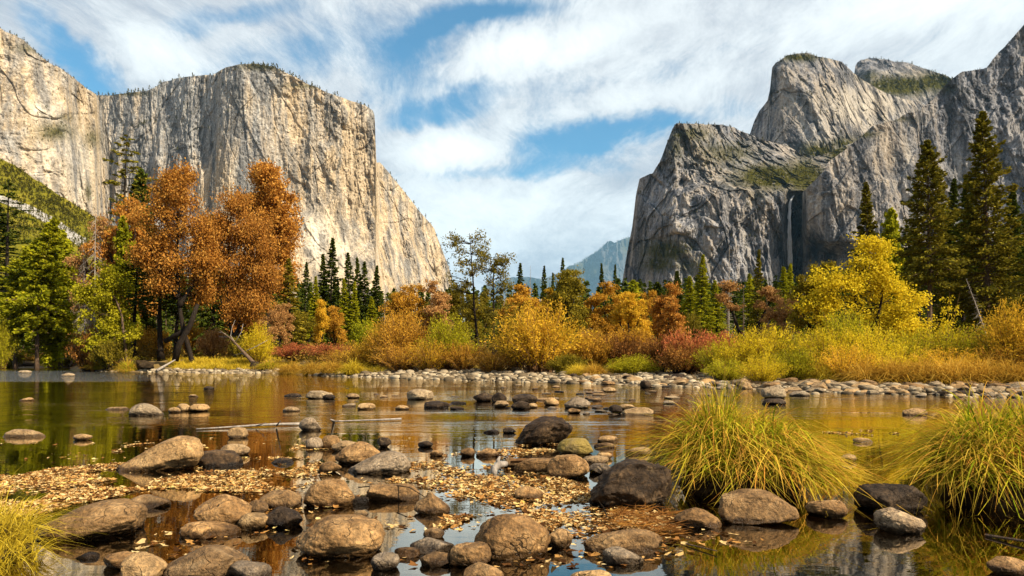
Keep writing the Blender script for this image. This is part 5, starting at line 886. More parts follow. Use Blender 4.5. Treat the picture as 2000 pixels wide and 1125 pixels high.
def build_stones():
    SM = dict(brown=stonemat('brown_stone', [(0.060, 0.034, 0.015), (0.180, 0.108, 0.048), (0.36, 0.235, 0.115)]), tan=stonemat('tan_stone', [(0.13, 0.082, 0.040), (0.28, 0.185, 0.092), (0.44, 0.31, 0.165)]),
              dark=stonemat('dark_stone', [(0.010, 0.006, 0.004), (0.034, 0.022, 0.013), (0.115, 0.075, 0.042)]), moss=stonemat('mossy_stone', [(0.10, 0.075, 0.03), (0.22, 0.16, 0.06), (0.34, 0.25, 0.10)], 0.6), pale=stonemat('pale_stone', [(0.11, 0.082, 0.05), (0.25, 0.19, 0.122), (0.42, 0.34, 0.225)]))
    SM['grey'] = stonemat('grey_stone', [(0.075, 0.054, 0.036), (0.20, 0.152, 0.104), (0.38, 0.30, 0.21)])
    def rock(x0, x1, yt, yb, mk, label, seed, facets=5, dep=0.75, tilt=0.0, name='boulder', sq=2.3, bump=0.06, soft=0.14, rz=0.0, cat='boulder', sub=5, group=None, taper=0.0, peak=0.0):
        Yf = EYE * F / max(8, yb - HY); w = (x1 - x0) / F * Yf; Y = Yf + w * dep * 0.36; w = (x1 - x0) / F * Y
        zt = max(0.03, EYE + (HY - yt) / F * Y); hz = max(zt * 0.62, w * 0.22)
        p, f = rock_verts(seed, sub, facets + (2 if w > 0.3 else 3), soft * .7, bump * 1.35, sq if sub == 5 else 2.0)
        cr, sr = math.cos(rz), math.sin(rz); p = np.stack([p[:, 0] * cr - p[:, 1] * sr, p[:, 0] * sr + p[:, 1] * cr, p[:, 2]], 1)
        p = (p - (p.max(0) + p.min(0)) / 2) / ((p.max(0) - p.min(0)) / 2)
        up = (p[:, 2] + 1) / 2
        if taper: q = (p[:, 0] * np.sign(taper) + 1) / 2; p[:, 2] -= 1.5 * abs(taper) * up * (1 - sstep(0.0, 0.75, q))
        if peak: p[:, 2] -= 1.3 * peak * up * np.hypot(p[:, 0] + .1, p[:, 1])
        p[:, 2] += tilt * p[:, 0] * (1 if tilt else 0); p[:, 2] = (p[:, 2] - p[:, 2].max()) / (p[:, 2].max() - p[:, 2].min()) * 2 + 1
        p = p * np.array([w / 2, w * dep / 2, hz])
        o = link(name, make_mesh(name, p, [f], True), SM[mk]); o.location = ((x0 + x1) / 2 / F * Y - 1000 / F * Y, Y, zt - hz)
        tag(o, label, cat, group); return o
    big = [  # px0, px1, top row, waterline row, kind, label, seed, extras
        (75, 282, 978, 1052, 'brown', 'long smooth brown boulder beside the yellow grass at the left corner', 1, dict(facets=3, dep=.7, sq=2.2, taper=.45)),
        (255, 332, 966, 992, 'brown', 'low brown stone at the edge of the leaf mat behind the long smooth boulder', 2, {}),
        (380, 486, 966, 1028, 'brown', 'domed brown boulder touching the small stone cluster, right of the long smooth boulder', 3, dict(facets=4, peak=.3)),
        (355, 466, 1018, 1050, 'brown', 'low wet brown stone in front of the domed boulder', 4, dict(facets=6)),
        (464, 524, 1001, 1034, 'tan', 'small tilted tan stone wedged between the domed boulder and the grey angular one', 5, dict(facets=8, tilt=.3)),
        (484, 524, 976, 1006, 'brown', 'small upright brown stone in the cluster behind the tilted tan one', 6, dict(facets=8)),
        (510, 590, 957, 994, 'brown', 'broad brown stone at the back of the small stone cluster', 7, dict(facets=6)),
        (518, 590, 989, 1031, 'dark', 'grey angular boulder left of the fat purple-brown boulder', 8, dict(facets=9, peak=.3)),
        (597, 695, 935, 990, 'brown', 'smooth dark brown boulder standing alone behind the fat boulder', 9, dict(facets=2, sq=2.1)),
        (579, 751, 1009, 1089, 'brown', 'fat purple-brown boulder in the pool mirroring the cliff', 10, dict(facets=3, sq=2.3)),
        (712, 822, 944, 977, 'brown', 'flat slab with a dark wet edge behind the pointed stone', 11, dict(facets=7, dep=.6, sq=3)),
        (809, 879, 961, 1004, 'brown', 'pointed brown stone with its reflection in the bright pool', 12, dict(facets=7, peak=.55)),
        (682, 803, 881, 924, 'brown', 'bean-shaped brown boulder lying against the steep brown one', 13, dict(facets=3, taper=.5)),
        (656, 757, 862, 907, 'brown', 'steep brown boulder behind the bean-shaped one', 14, dict(facets=8, peak=.4)),
        (624, 668, 901, 924, 'brown', 'small brown stone in the leaves left of the bean-shaped boulder', 15, {}),
        (628, 666, 849, 877, 'brown', 'round brown stone, the taller of a pair near the pale flat stones', 16, dict(facets=3)),
        (596, 632, 853, 878, 'brown', 'round brown stone, the lower of a pair near the pale flat stones', 17, dict(facets=3)),
        (648, 706, 861, 882, 'tan', 'pale flat tan stone beside the pair of round brown stones', 18, dict(facets=6)),
        (735, 765, 854, 874, 'dark', 'small dark pointed stone behind the steep brown boulder', 19, dict(facets=8)),
        (1004, 1118, 814, 870, 'dark', 'large dark boulder with a sunlit top in the middle of the river', 20, dict(facets=7, dep=.7, tilt=.12, bump=.11, taper=.5, soft=.05)),
        (1088, 1159, 855, 890, 'moss', 'rounded boulder covered with yellow moss against the large dark boulder', 21, dict(facets=3)),
        (1069, 1151, 887, 934, 'brown', 'rounded tan-brown boulder in front of the thin plank', 22, dict(facets=2)),
        (1004, 1086, 894, 924, 'brown', 'long flat-topped stone below the thin plank', 23, dict(facets=8, dep=.6, sq=3)),
        (1138, 1190, 889, 908, 'tan', 'flat tan stone right of the rounded tan-brown boulder', 24, dict(facets=5)),
        (1150, 1196, 905, 926, 'brown', 'rough mossy brown stone in front of the flat tan one', 25, dict(facets=8)),
        (1166, 1196, 883, 897, 'tan', 'little flat stone behind the flat tan one', 26, {}),
        (984, 1014, 893, 914, 'brown', 'small brown stone beside the curled root', 27, dict(facets=8)),
        (1005, 1062, 948, 975, 'brown', 'small low brown stone alone in the bright leaf mat', 28, dict(facets=7, peak=.5)),
        (1147, 1312, 899, 993, 'dark', 'big black-sided angular boulder beside the larger sedge tussock', 29, dict(facets=22, dep=.8, bump=.10, soft=.01, taper=.35)),
        (1401, 1556, 955, 1024, 'brown', 'broad brown boulder in front of the larger sedge tussock', 30, dict(facets=6, dep=.6, peak=.3, taper=-.15)),
        (1316, 1407, 991, 1031, 'brown', 'mossy brown stone left of the broad brown boulder', 31, dict(facets=4, peak=.35)),
        (1139, 1293, 1034, 1081, 'brown', 'long loaf-shaped boulder below the straw litter', 32, dict(facets=2, dep=.45, taper=.2)),
        (1176, 1256, 1070, 1102, 'brown', 'smaller oval stone lying in front of the loaf-shaped boulder', 33, dict(facets=3)),
        (926, 1076, 1003, 1090, 'brown', 'big egg-shaped brown boulder in the middle of the pool', 34, dict(facets=1, sq=2.15)),
        (1065, 1119, 1031, 1071, 'brown', 'round ochre stone right behind the egg-shaped boulder', 35, dict(facets=2, sq=2.1)),
        (879, 960, 1061, 1107, 'brown', 'round brown stone left of the egg-shaped boulder', 36, dict(facets=4)),
        (799, 887, 1051, 1081, 'brown', 'low tan-brown stone between the fat boulder and the egg-shaped boulder', 37, dict(facets=5)),
        (768, 820, 1070, 1089, 'brown', 'thin low stone at the waterline beside the low tan-brown one', 38, dict(facets=4)),
        (820, 882, 1077, 1106, 'brown', 'rough low stone in front of the low tan-brown one', 39, dict(facets=8)),
        (826, 868, 1032, 1052, 'brown', 'little stone near the leaf edge behind the low tan-brown one', 40, dict(facets=6)),
        (726, 780, 1079, 1114, 'brown', 'small round dark stone in front of the fat boulder', 41, dict(facets=3)),
        (905, 985, 1102, 1150, 'brown', 'brown stone at the bottom edge below the egg-shaped boulder', 42, dict(facets=3)),
        (1112, 1196, 1113, 1150, 'tan', 'tan stone at the bottom edge below the smaller oval stone', 43, dict(facets=3)),
        (320, 480, 1063, 1140, 'brown', 'big rounded boulder at the bottom edge near the left corner', 44, dict(facets=4, taper=.5)),
        (446, 526, 1097, 1140, 'brown', 'rounded brown stone at the bottom edge touching the big rounded boulder', 45, dict(facets=3)),
        (232, 323, 1079, 1140, 'tan', 'flat-faced tan stone at the bottom edge left of the big rounded boulder', 46, dict(facets=9, peak=.3)),
        (200, 268, 1080, 1112, 'brown', 'low grey-brown stone behind the flat-faced tan one', 47, dict(facets=6)),
        (148, 192, 1078, 1092, 'dark', 'small dark half-sunken stone in the pool below the long smooth boulder', 48, dict(facets=8)),
        (1711, 1800, 993, 1042, 'brown', 'oval brown boulder between the two sedge tussocks', 49, dict(facets=3, taper=-.3)),
        (1672, 1802, 944, 1004, 'dark', 'dark wet boulder in the shade between the two sedge tussocks', 50, dict(facets=7)),
        (1578, 1652, 974, 1012, 'brown', 'rough brown stone at the foot of the larger sedge tussock', 51, dict(facets=7)),
        (1930, 2012, 1089, 1124, 'brown', 'low stone at the bottom right corner', 52, dict(facets=5)),
        (222, 396, 852, 920, 'tan', 'long slanted pale boulder rising out of the dark water', 53, dict(facets=6, dep=.42, tilt=.12, sq=2.4, taper=.85)),
        (368, 470, 879, 912, 'dark', 'low rough grey boulder beside the slanted pale one', 54, dict(facets=7)),
        (432, 488, 867, 890, 'tan', 'oval pale stone behind the low rough grey boulder', 55, dict(facets=3)),
        (372, 396, 860, 882, 'dark', 'small dark stone pressed against the slanted pale boulder', 56, dict(facets=4)),
        (584, 628, 815, 842, 'brown', 'dark-based stone at the end of the thin white log', 57, dict(facets=4)),
        (446, 484, 834, 856, 'tan', 'small rounded stone below the thin white log', 58, dict(facets=3)),
        (259, 325, 788, 811, 'pale', 'pale angular stone alone in the dark water', 59, dict(facets=7, taper=-.6)),
        (344, 371, 788, 804, 'tan', 'middle stone of the row of three pale stones', 60, dict(facets=3)), (368, 408, 789, 804, 'tan', 'end stone of the row of three pale stones, the longest', 61, dict(facets=3)), (330, 352, 795, 806, 'tan', 'lowest stone of the row of three pale stones', 62, {}),
        (4, 92, 838, 854, 'tan', 'flat log-like grey stone at the left edge', 63, dict(dep=.35, facets=4)), (145, 178, 847, 860, 'tan', 'small pale stone right of the log-like stone', 64, {}), (205, 256, 794, 801, 'tan', 'thin flat stone just above the water left of the pale angular stone', 65, {}), (40, 68, 776, 783, 'tan', 'small flat stone far out near the left edge', 66, {}),
        (600, 652, 763, 779, 'pale', 'white rounded stone near the ruffled water', 67, dict(facets=3)), (630, 655, 770, 780, 'dark', 'small dark stone touching the white rounded one', 68, {}), (794, 846, 759, 781, 'pale', 'pale broad boulder in the open river', 69, dict(facets=5)), (828, 876, 783, 797, 'dark', 'dark low stone below the pale broad boulder', 70, dict(facets=5)),
        (698, 734, 787, 800, 'tan', 'tan low stone in the middle of the river', 71, {}), (553, 586, 794, 804, 'tan', 'tan low stone above the thin white log', 72, {}), (772, 800, 791, 800, 'tan', 'small flat stone between two tan stones', 73, {}), (676, 702, 768, 778, 'tan', 'small pale stone right of the white rounded one', 74, {}), (556, 592, 768, 775, 'dark', 'thin dark stone left of the white rounded one', 75, {}), (398, 418, 754, 760, 'dark', 'tiny dark stone far out in the ruffled water', 76, {}), (370, 388, 770, 775, 'tan', 'tiny flat stone in the dark reflection', 77, {}),
        (924, 964, 766, 784, 'dark', 'dark stone at the left end of the mid-river stone group', 78, dict(facets=6)), (960, 990, 766, 786, 'dark', 'dark leaning stone second in the mid-river group', 79, dict(facets=6)), (1000, 1050, 769, 790, 'dark', 'broad dark stone of the mid-river group', 80, dict(facets=5)), (998, 1036, 783, 800, 'dark', 'dark pointed stone in front of the mid-river group', 81, dict(facets=7)), (964, 994, 782, 796, 'tan', 'pale rounded stone in front of the mid-river group', 82, {}), (1030, 1050, 787, 797, 'tan', 'small tan stone beside the dark pointed one', 83, {}),
        (1062, 1092, 776, 792, 'tan', 'tan round stone right of the mid-river group', 84, {}), (1101, 1154, 774, 798, 'brown', 'brown angular boulder apart from the mid-river group', 85, dict(facets=8, peak=.4)), (1108, 1134, 797, 808, 'brown', 'small brown stone below the brown angular boulder', 86, {}), (1188, 1216, 790, 808, 'dark', 'small dark stone left of the flat tan slab in midstream', 87, {}), (1215, 1278, 795, 811, 'tan', 'flat tan slab in midstream', 88, dict(facets=5)), (1208, 1240, 789, 801, 'tan', 'small tan stone behind the flat slab in midstream', 89, {}), (1176, 1204, 756, 766, 'tan', 'tan stone near the cobble bar', 90, {}),
        (1487, 1534, 752, 778, 'pale', 'broad grey boulder seen past the top of the larger tussock', 91, dict(facets=4)), (1490, 1534, 778, 790, 'dark', 'dark flat stone below the broad grey boulder', 92, {}), (1543, 1580, 764, 774, 'pale', 'pale flat stone in the water right of the broad grey boulder', 93, {}), (1764, 1812, 797, 812, 'tan', 'flat tan stone in the water left of the edge tussock', 94, {}), (1668, 1704, 855, 865, 'tan', 'grey flat stone in the quiet water between the tussocks', 95, {}), (1640, 1672, 886, 902, 'tan', 'pale leaf-covered stone beside the larger tussock', 96, {}),
        (816, 846, 861, 874, 'dark', 'dark flat stone in the reflection above the leaf mat', 97, {}), (899, 928, 874, 892, 'brown', 'small upright stone at the far edge of the bright leaf mat', 98, dict(facets=7)), (929, 975, 875, 892, 'brown', 'low wide stone at the far edge of the bright leaf mat', 99, {}), (840, 866, 879, 891, 'brown', 'small stone at the far edge of the leaves, leftmost of three', 100, {}), (982, 1008, 834, 846, 'dark', 'small dark stone left of the large dark boulder', 101, {}), (944, 976, 838, 846, 'dark', 'flat dark stone farther left of the large dark boulder', 102, {}),
        (1166, 1208, 850, 864, 'tan', 'flat tan stone in the riffle right of the mossy boulder', 103, {}), (1160, 1200, 864, 875, 'brown', 'flat brown stone in the riffle just below the tan one', 104, {}), (1222, 1276, 873, 888, 'tan', 'low flat stone beside the left flank of the larger tussock', 105, {}), (530, 575, 894, 906, 'dark', 'dark flat stone at the far edge of the yellow leaf mat', 106, {}), (676, 722, 968, 984, 'dark', 'thin wet slab beside the smooth dark brown boulder', 107, dict(dep=.5)), (1665, 1715, 727, 748, 'dark', 'dark round boulder standing on the cobble bar', 108, dict(facets=4)), (692, 720, 996, 1014, 'tan', 'small tan stone behind the fat boulder', 109, dict(facets=6)),
        (1748, 1786, 739, 760, 'dark', 'grey boulder on the cobble bar, left of the paired boulders', 110, {}), (1834, 1880, 738, 757, 'dark', 'wide grey boulder on the cobble bar under the orange grass', 111, {}), (1872, 1908, 737, 760, 'dark', 'upright grey boulder on the cobble bar near the right edge', 112, {}), (1932, 1975, 742, 764, 'tan', 'pale boulder on the cobble bar near the right edge', 113, {}), (1250, 1272, 742, 757, 'dark', 'dark stone on the cobble bar left of the larger tussock', 114, {}), (1222, 1236, 735, 750, 'dark', 'dark upright stone in the middle of the cobble bar', 115, {}),
        (36, 62, 723, 728, 'pale', 'pale flat stone at the far left shore', 116, {}), (120, 146, 968 - 240, 734, 'pale', 'small pale stone before the far left shore', 117, {}),
    ]
    for x0, x1, yt, yb, mk, lab, sd, kw in big:
        w = x1 - x0; kw = dict(kw); mk = 'grey' if mk == 'brown' and sd % 4 == 1 and sd > 10 else mk; kw.setdefault('sub', 5 if w > 45 else 3)
        if w < 45: kw.setdefault('name', 'stone'); kw.setdefault('cat', 'stone')
        rock(x0, x1, yt, yb, mk, lab, sd + 200, **kw)
    # the cobble bar and the stones strewn before it
    rg = np.random.default_rng(9); n = 7000
    px = rg.choice([0, 1, 2], n, p=[0.05, 0.15, 0.8]); px = np.where(px == 0, rg.uniform(0, 170, n), np.where(px == 1, rg.uniform(190, 640, n), rg.uniform(600, 2120, n)))
    bar = np.interp(px, [150, 560, 700, 1000, 2600], [1.8, 3.0, 9.0, 12.0, 8.0]); s = rg.beta(1.0, 1.35, n) * (bar + 1.2) - 0.9 - 2.2 * (rg.uniform(0, 1, n) < .10) * rg.uniform(0, 1, n)
    Y = np.interp(px, EPX, EYD) + s; x = (px - 1000) / F * Y; d = np.clip(0.24 * np.exp(rg.normal(size=n) * 0.5), 0.10, 0.75)
    order = np.argsort(-d / Y); z = gz(x, Y); z = np.maximum(z, -0.05)
    protos = []
    for i in range(12):
        p, f = rock_verts(700 + i, 3, int(rg.integers(5, 11)), 0.08, 0.09); me = make_mesh('cobble', p * 0.5, [f], True); me.materials.append(SM[('pale', 'tan', 'pale', 'brown', 'tan', 'dark')[i % 6]]); protos.append(me)
    for i in range(70):
        q = rg.uniform(880, 1320) if i < 46 else rg.uniform(620, 1900); r = rg.uniform(752, 812) if i < 46 else rg.uniform(756, 800); Ys = EYE * F / (r - HY); dd = rg.uniform(.14, .42)
        o = bpy.data.objects.new('cobble', protos[int(rg.integers(0, 12))]); C.objects.link(o); o.location = ((q - 1000) / F * Ys, Ys, rg.uniform(-.03, .02)); o.rotation_euler = (0, 0, rg.uniform(0, 6.28)); o.scale = (dd * 1.5, dd, dd * rg.uniform(.3, .55))
        tag(o, 'small low stone breaking the rippled water of the middle river', 'stone', 'small stones in the riffle')
    low = [rock_verts(800 + i, 1, 3, 0.14, 0.05) for i in range(8)]; b = MB(); k = 0
    for j in order:
        if k < 220:
            o = bpy.data.objects.new('cobble', protos[int(rg.integers(0, 12))]); C.objects.link(o); o.location = (x[j], Y[j], z[j] + d[j] * 0.10)
            o.rotation_euler = (rg.normal() * .15, rg.normal() * .15, rg.uniform(0, 6.28)); o.scale = (d[j] * rg.uniform(1.1, 1.5), d[j] * rg.uniform(.75, 1.0), d[j] * rg.uniform(.40, .68))
            tag(o, 'rounded pale cobble lying among the others of the cobble shore below the far bushes', 'cobble', 'cobbles of the far shore'); k += 1
        else:
            p, f = low[int(rg.integers(0, 8))]; a = rg.uniform(0, 6.28); q = p * 0.5 * d[j] * np.array([1.15, .85, .65]); q = np.stack([q[:, 0] * math.cos(a) - q[:, 1] * math.sin(a), q[:, 0] * math.sin(a) + q[:, 1] * math.cos(a), q[:, 2]], 1)
            b.add(q + np.array([x[j], Y[j], z[j] + d[j] * .1]), None, f)
    mm, t, out = mat('small_cobbles')
    rnd = t.node('ShaderNodeNewGeometry').outputs['Random Per Island']; ng = t.noise(t.node('ShaderNodeNewGeometry').outputs['Position'], 9, 4, .7)
    c = t.mix(1.0, t.ramp(rnd, [(0, (0.07, 0.052, 0.033)), (.45, (0.20, 0.15, 0.092)), (1, (0.42, 0.34, 0.23))]), t.ramp(ng, [(.3, (.7, .7, .7)), (.7, (1.2, 1.2, 1.2))]), 'MULTIPLY')
    t.put(out.inputs[0], t.node('ShaderNodeBsdfDiffuse', {'Color': c}).outputs[0])
    tag(link('small_cobbles', b.mesh('small_cobbles', True), mm), 'countless small pale cobbles filling the cobble shore', None, None, 'stuff')

# ------------------------------------------------------------------ leaves on the water, driftwood, near tussocks
def inside(px, py, poly):
    r = np.zeros(len(px), bool); n = len(poly)
    for i in range(n):
        x1, y1 = poly[i]; x2, y2 = poly[(i + 1) % n]
        if y1 == y2: continue
        k = ((y1 > py) != (y2 > py)) & (px < (x2 - x1) * (py - y1) / (y2 - y1) + x1); r ^= k
    return r
def leaf_cloud(b, rg, cx, cy, L, zj):
    n = len(cx); m = 9; a = np.arange(m) * 2 * math.pi / m
    lob = np.array([1.0, .55, .8, .5, .62, .35, .62, .5, .8])[None, :] * rg.uniform(.75, 1.25, (n, m)); rot = rg.uniform(0, 6.28, n)[:, None]
    lx = np.cos(a)[None] * lob; ly = np.sin(a)[None] * lob * rg.uniform(.45, .9, n)[:, None]
    X = cx[:, None] + L[:, None] / 2 * (lx * np.cos(rot) - ly * np.sin(rot)); Yv = cy[:, None] + L[:, None] / 2 * (lx * np.sin(rot) + ly * np.cos(rot))
    tilt = rg.normal(size=(n, 2)) * zj; Zr = np.abs(rg.normal(size=(n, m))) * zj * L[:, None] * .35 + (X - cx[:, None]) * tilt[:, :1] + (Yv - cy[:, None]) * tilt[:, 1:]
    z0 = 0.004 + rg.uniform(0, .006, n); Z = np.maximum(Zr, -0.001) + z0[:, None]
    v = np.concatenate([np.stack([X, Yv, Z], -1), np.stack([cx, cy, z0], -1)[:, None, :]], 1).reshape(-1, 3)
    base = np.arange(n)[:, None] * (m + 1); j = np.arange(m)[None]; f = np.stack([base + j, base + (j + 1) % m, base + m + 0 * j], -1).reshape(-1, 3); b.add(v, None, f)
def build_leaves():
    rg = np.random.default_rng(31); b = MB()
    mats_ = [([(-20, 940), (110, 915), (235, 905), (330, 908), (395, 900), (500, 893), (600, 895), (655, 915), (640, 935), (598, 950), (590, 962), (480, 962), (345, 960), (330, 968), (250, 968), (150, 985), (70, 1010), (-20, 1010)], 10500, 0.16, 0.060),
             ([(690, 935), (800, 900), (900, 885), (1000, 872), (1080, 880), (1068, 925), (1150, 950), (1165, 1000), (1100, 1015), (1060, 1025), (1000, 985), (900, 965), (830, 955), (720, 945)], 4200, 0.2, 0.060),
             ([(1040, 1000), (1160, 985), (1240, 1000), (1320, 1010), (1330, 1040), (1200, 1036), (1120, 1050), (1060, 1035)], 1300, 0.12, 0.06), ([(870, 955), (1000, 975), (1100, 1020), (1050, 1040), (1000, 1000), (930, 1010), (820, 1050), (900, 985)], 900, 0.15, 0.07),
             ([(560, 868), (690, 870), (700, 880), (560, 882)], 260, .1, .07), ([(225, 872), (300, 866), (300, 880), (220, 886)], 200, .1, .07), ([(1000, 866), (1090, 868), (1085, 884), (1000, 880)], 600, .12, .06), ([(-10, 928), (80, 924), (80, 934), (-10, 940)], 200, .1, .08), ([(1600, 845), (1700, 840), (1760, 848), (1700, 852)], 120, .2, .07),
             ([(120, 1000), (480, 960), (900, 950), (1300, 1000), (1500, 1060), (1200, 1110), (600, 1110), (200, 1110)], 500, .12, .07), ([(0, 860), (600, 850), (1000, 860), (1200, 850), (900, 900), (0, 930)], 170, .1, .07), ([(430, 985), (600, 990), (560, 1010), (430, 1000)], 300, .2, .07), ([(600, 965), (740, 960), (720, 990), (620, 995)], 250, .2, .07)]
    for poly, n, zj, L in mats_:
        P = np.array(poly, float); k = 0; xs = []; ys = []
        while k < n:
            px = rg.uniform(P[:, 0].min(), P[:, 0].max(), 4 * n); py = rg.uniform(P[:, 1].min(), P[:, 1].max(), 4 * n); Y = EYE * F / (py - HY)
            nz = fbm(np.stack([(px - 1000) / F * Y * 1.7, Y * 1.7, 0 * Y], -1), 3, 3)
            ok = inside(px, py, poly) & (rg.uniform(0, 1, 4 * n) < (Y / Y.max()) ** 1.3) & (nz * 1.9 + 0.20 * rg.normal(size=4 * n) > 0.02)
            xs.append(((px - 1000) / F * Y)[ok]); ys.append(Y[ok]); k += ok.sum()
        x = np.concatenate(xs)[:n]; y = np.concatenate(ys)[:n]; leaf_cloud(b, rg, x, y, L * np.clip(np.exp(rg.normal(size=n) * .38), .4, 1.6), np.minimum(zj * 1.4, .22))
    m = leafmat('fallen_leaf', [(0.02, 0.010, 0.005), (0.07, 0.030, 0.011), (0.22, 0.095, 0.028), (0.40, 0.20, 0.055), (0.54, 0.34, 0.13), (0.60, 0.45, 0.22), (0.58, 0.40, 0.05)], 0.15, 0.2)
    tag(link('fallen_leaves', b.mesh('fallen_leaves'), m), 'fallen autumn leaves floating in mats between the near stones', None, None, 'stuff')
    b = MB(); n = 700; px = rg.uniform(1185, 1335, n); py = rg.uniform(992, 1052, n); ok = inside(px, py, [(1190, 1000), (1260, 990), (1335, 1005), (1330, 1050), (1200, 1036)]); px = px[ok]; py = py[ok]; Y = EYE * F / (py - HY); x = (px - 1000) / F * Y; n = len(x)
    b.leaves(np.stack([x, Y, rg.uniform(.004, .05, n)], 1), np.stack([rg.normal(size=n), rg.normal(size=n) * .6, rg.normal(size=n) * .15], 1), rg.uniform(.08, .25, n), .007, rg)
    tag(link('straw_litter', b.mesh('straw_litter'), LM['maroon']), 'brown straw litter caught between the black-sided boulder and the mossy stone', None, None, 'stuff')

def wood(name, pts, rad, m, label, cat, extra=()):
    b = MB(); b.tube(pts, rad, 8)
    for p, r in extra: b.tube(p, r, 5)
    return tag(link(name, b.mesh(name, True), m), label, cat)
def wat(px, py, z=0.0): Y = (EYE - z) * F / (py - HY); return np.array([(px - 1000) / F * Y, Y, z])
def build_wood():
    rg = np.random.default_rng(12)
    a, c = wat(383, 838, .02), wat(590, 828, .03); wood('log', curve(a, c, .02, rg, 8), np.linspace(.012, .030, 8), BK['grey'], 'thin white log floating out to the dark-based stone', 'log', [([wat(540, 831, .04), wat(548, 822, .25)], [.02, .006]), ([wat(500, 832, .04), wat(520, 826, .14)], [.014, .005])])
    a, c = wat(648, 823, .03), wat(784, 818, .04); wood('log', curve(a, c, .02, rg, 8), np.linspace(.012, .024, 8), BK['grey'], 'thin pale log with a forked end lying right of the dark-based stone', 'log', [([wat(652, 822, .02), wat(645, 819, .2)], [.03, .01])])
    a, c = wat(998, 900, .10), wat(1136, 896, .16); b = MB(); d = (c - a); L = np.linalg.norm(d)
    b.tube(curve(a, c, .01, rg, 6), np.interp(np.linspace(0, 1, 6), [0, 1], [.035, .022]), 6); tag(link('plank', b.mesh('plank'), BK['twig']), 'thin reddish-brown plank resting on the flat-topped stone', 'plank')
    b = MB(); b.tube([wat(964, 926, .0), wat(966, 914, .05), wat(976, 907, .09), wat(988, 906, .08)], [.035, .045, .042, .035], 7); b.tube([wat(976, 908, .08), wat(972, 900, .12), wat(976, 892, .16)], [.035, .025, .012], 6); tag(link('driftwood', b.mesh('driftwood', True), BK['grey']), 'curled pale driftwood root in the leaf mat', 'driftwood')
    b = MB(); b.tube([wat(700, 952, .06), wat(760, 946, .12), wat(800, 952, .14), wat(832, 972, .06)], [.006, .005, .005, .004], 5); tag(link('twig', b.mesh('twig'), BK['dark']), 'thin bent twig over the flat slab behind the pointed stone', 'twig')
    b = MB(); b.tube([wat(1186, 1010, .02), wat(1178, 990, .10), wat(1168, 978, .20)], [.006, .005, .003], 5); tag(link('twig', b.mesh('twig'), BK['dark']), 'upright thin twig in the leaves before the black-sided boulder', 'twig')
    b = MB(); b.tube([wat(1340, 1062, .01), wat(1400, 1076, .02)], [.006, .004], 5); tag(link('twig', b.mesh('twig'), BK['brown']), 'short straw-thin stick floating before the broad brown boulder', 'twig')
    b = MB(); b.tube([wat(1925, 1045, .01), wat(2010, 1058, .03)], [.012, .008], 5); tag(link('twig', b.mesh('twig'), BK['brown']), 'brown stick in the water under the edge tussock', 'twig')
    # the leaning dead tree at the shore
    Y = 74; g = lambda px, py: at(px, py, Y); b = MB(); b.tube([g(501, 716), g(488, 701), g(470, 682), g(452, 662), g(430, 646)], [.30, .22, .16, .10, .05], 8); t0 = b
    root = empty('dead_tree', tuple(g(501, 716))); br = MB()
    for p in ([(462, 672), (449, 656), (450, 640), (455, 624)], [(460, 668), (470, 648), (472, 632)], [(476, 688), (500, 676), (520, 664)], [(486, 700), (470, 690), (452, 694)], [(448, 658), (432, 658), (424, 656)], [(440, 652), (425, 648)]):
        br.tube([g(*q) + np.array([0, .2 * i, 0]) for i, q in enumerate(p)], np.linspace(.055, .018, len(p)), 5)
    for nm, bb in (('trunk', t0), ('crown', br)):
        me = bb.mesh(nm, True); o = link(nm, me, BK['brown' if nm == 'trunk' else 'grey'], root); o.matrix_parent_inverse = root.matrix_world.inverted(); o.location = -np.array(g(501, 716))
    tag(root, 'leaning bare dead tree reaching from the shore stump beside the bright yellow bush', 'dead tree')
    b = MB(); b.tube([g(496, 730), g(497, 714), g(498, 706)], [.75, .5, .38], 9); tag(link('tree_stump', b.mesh('tree_stump', True), BK['dark']), 'dark wet stump at the foot of the leaning dead tree', 'stump')
    a, c = at(306, 724, 75), at(342, 703, 78); wood('log', curve(a, c, .02, rg, 5), np.linspace(.16, .08, 5), BK['grey'], 'grey pole slanting up the bank left of the golden grass', 'log')
    wood('log', [at(26, 712, 128), at(50, 711, 128), at(72, 713, 128)], [.5, .45, .3], BK['brown'], 'brown log on the far left shore under the leaning pines', 'log')
    b = MB(); b.tube([at(322, 667, 81), at(353, 650, 81), at(366, 640, 81)], .3, 7); b.tube([at(342, 705, 80), at(350, 672, 80), at(372, 634, 80), at(386, 594, 80)], [.40, .36, .32, .22], 8); tag(link('fallen_trunk', b.mesh('fallen_trunk', True), BK['dark']), 'black fallen trunk propped across the big rust oak', 'log')
    # dark undercut bank on the left
    xs = np.linspace(172, 300, 40); v = []
    for i, px in enumerate(xs):
        Yb = np.interp(px, EPX, EYD); e = 1 - abs(i - 18) / 26
        for k, (dy, zz) in enumerate(((0.6, -0.1), (0.9, 0.5), (0.2, 1.0), (0.6, 1.5), (2.6, 1.9), (8, 1.6), (8.5, -.2))):
            nz = vnoise(np.array([[px * .11, k * 1.3, 0.0]]), 4)[0] * .35; v.append(((px - 1000) / F * (Yb + dy), Yb + dy + nz, max(-.2, zz * (0.35 + .75 * max(e, 0)) + nz * .5)))
    i = (np.arange(39)[:, None] * 7 + np.arange(6)[None]).ravel(); me = make_mesh('undercut_bank', v, [np.stack([i, i + 7, i + 8, i + 1], 1)], False)
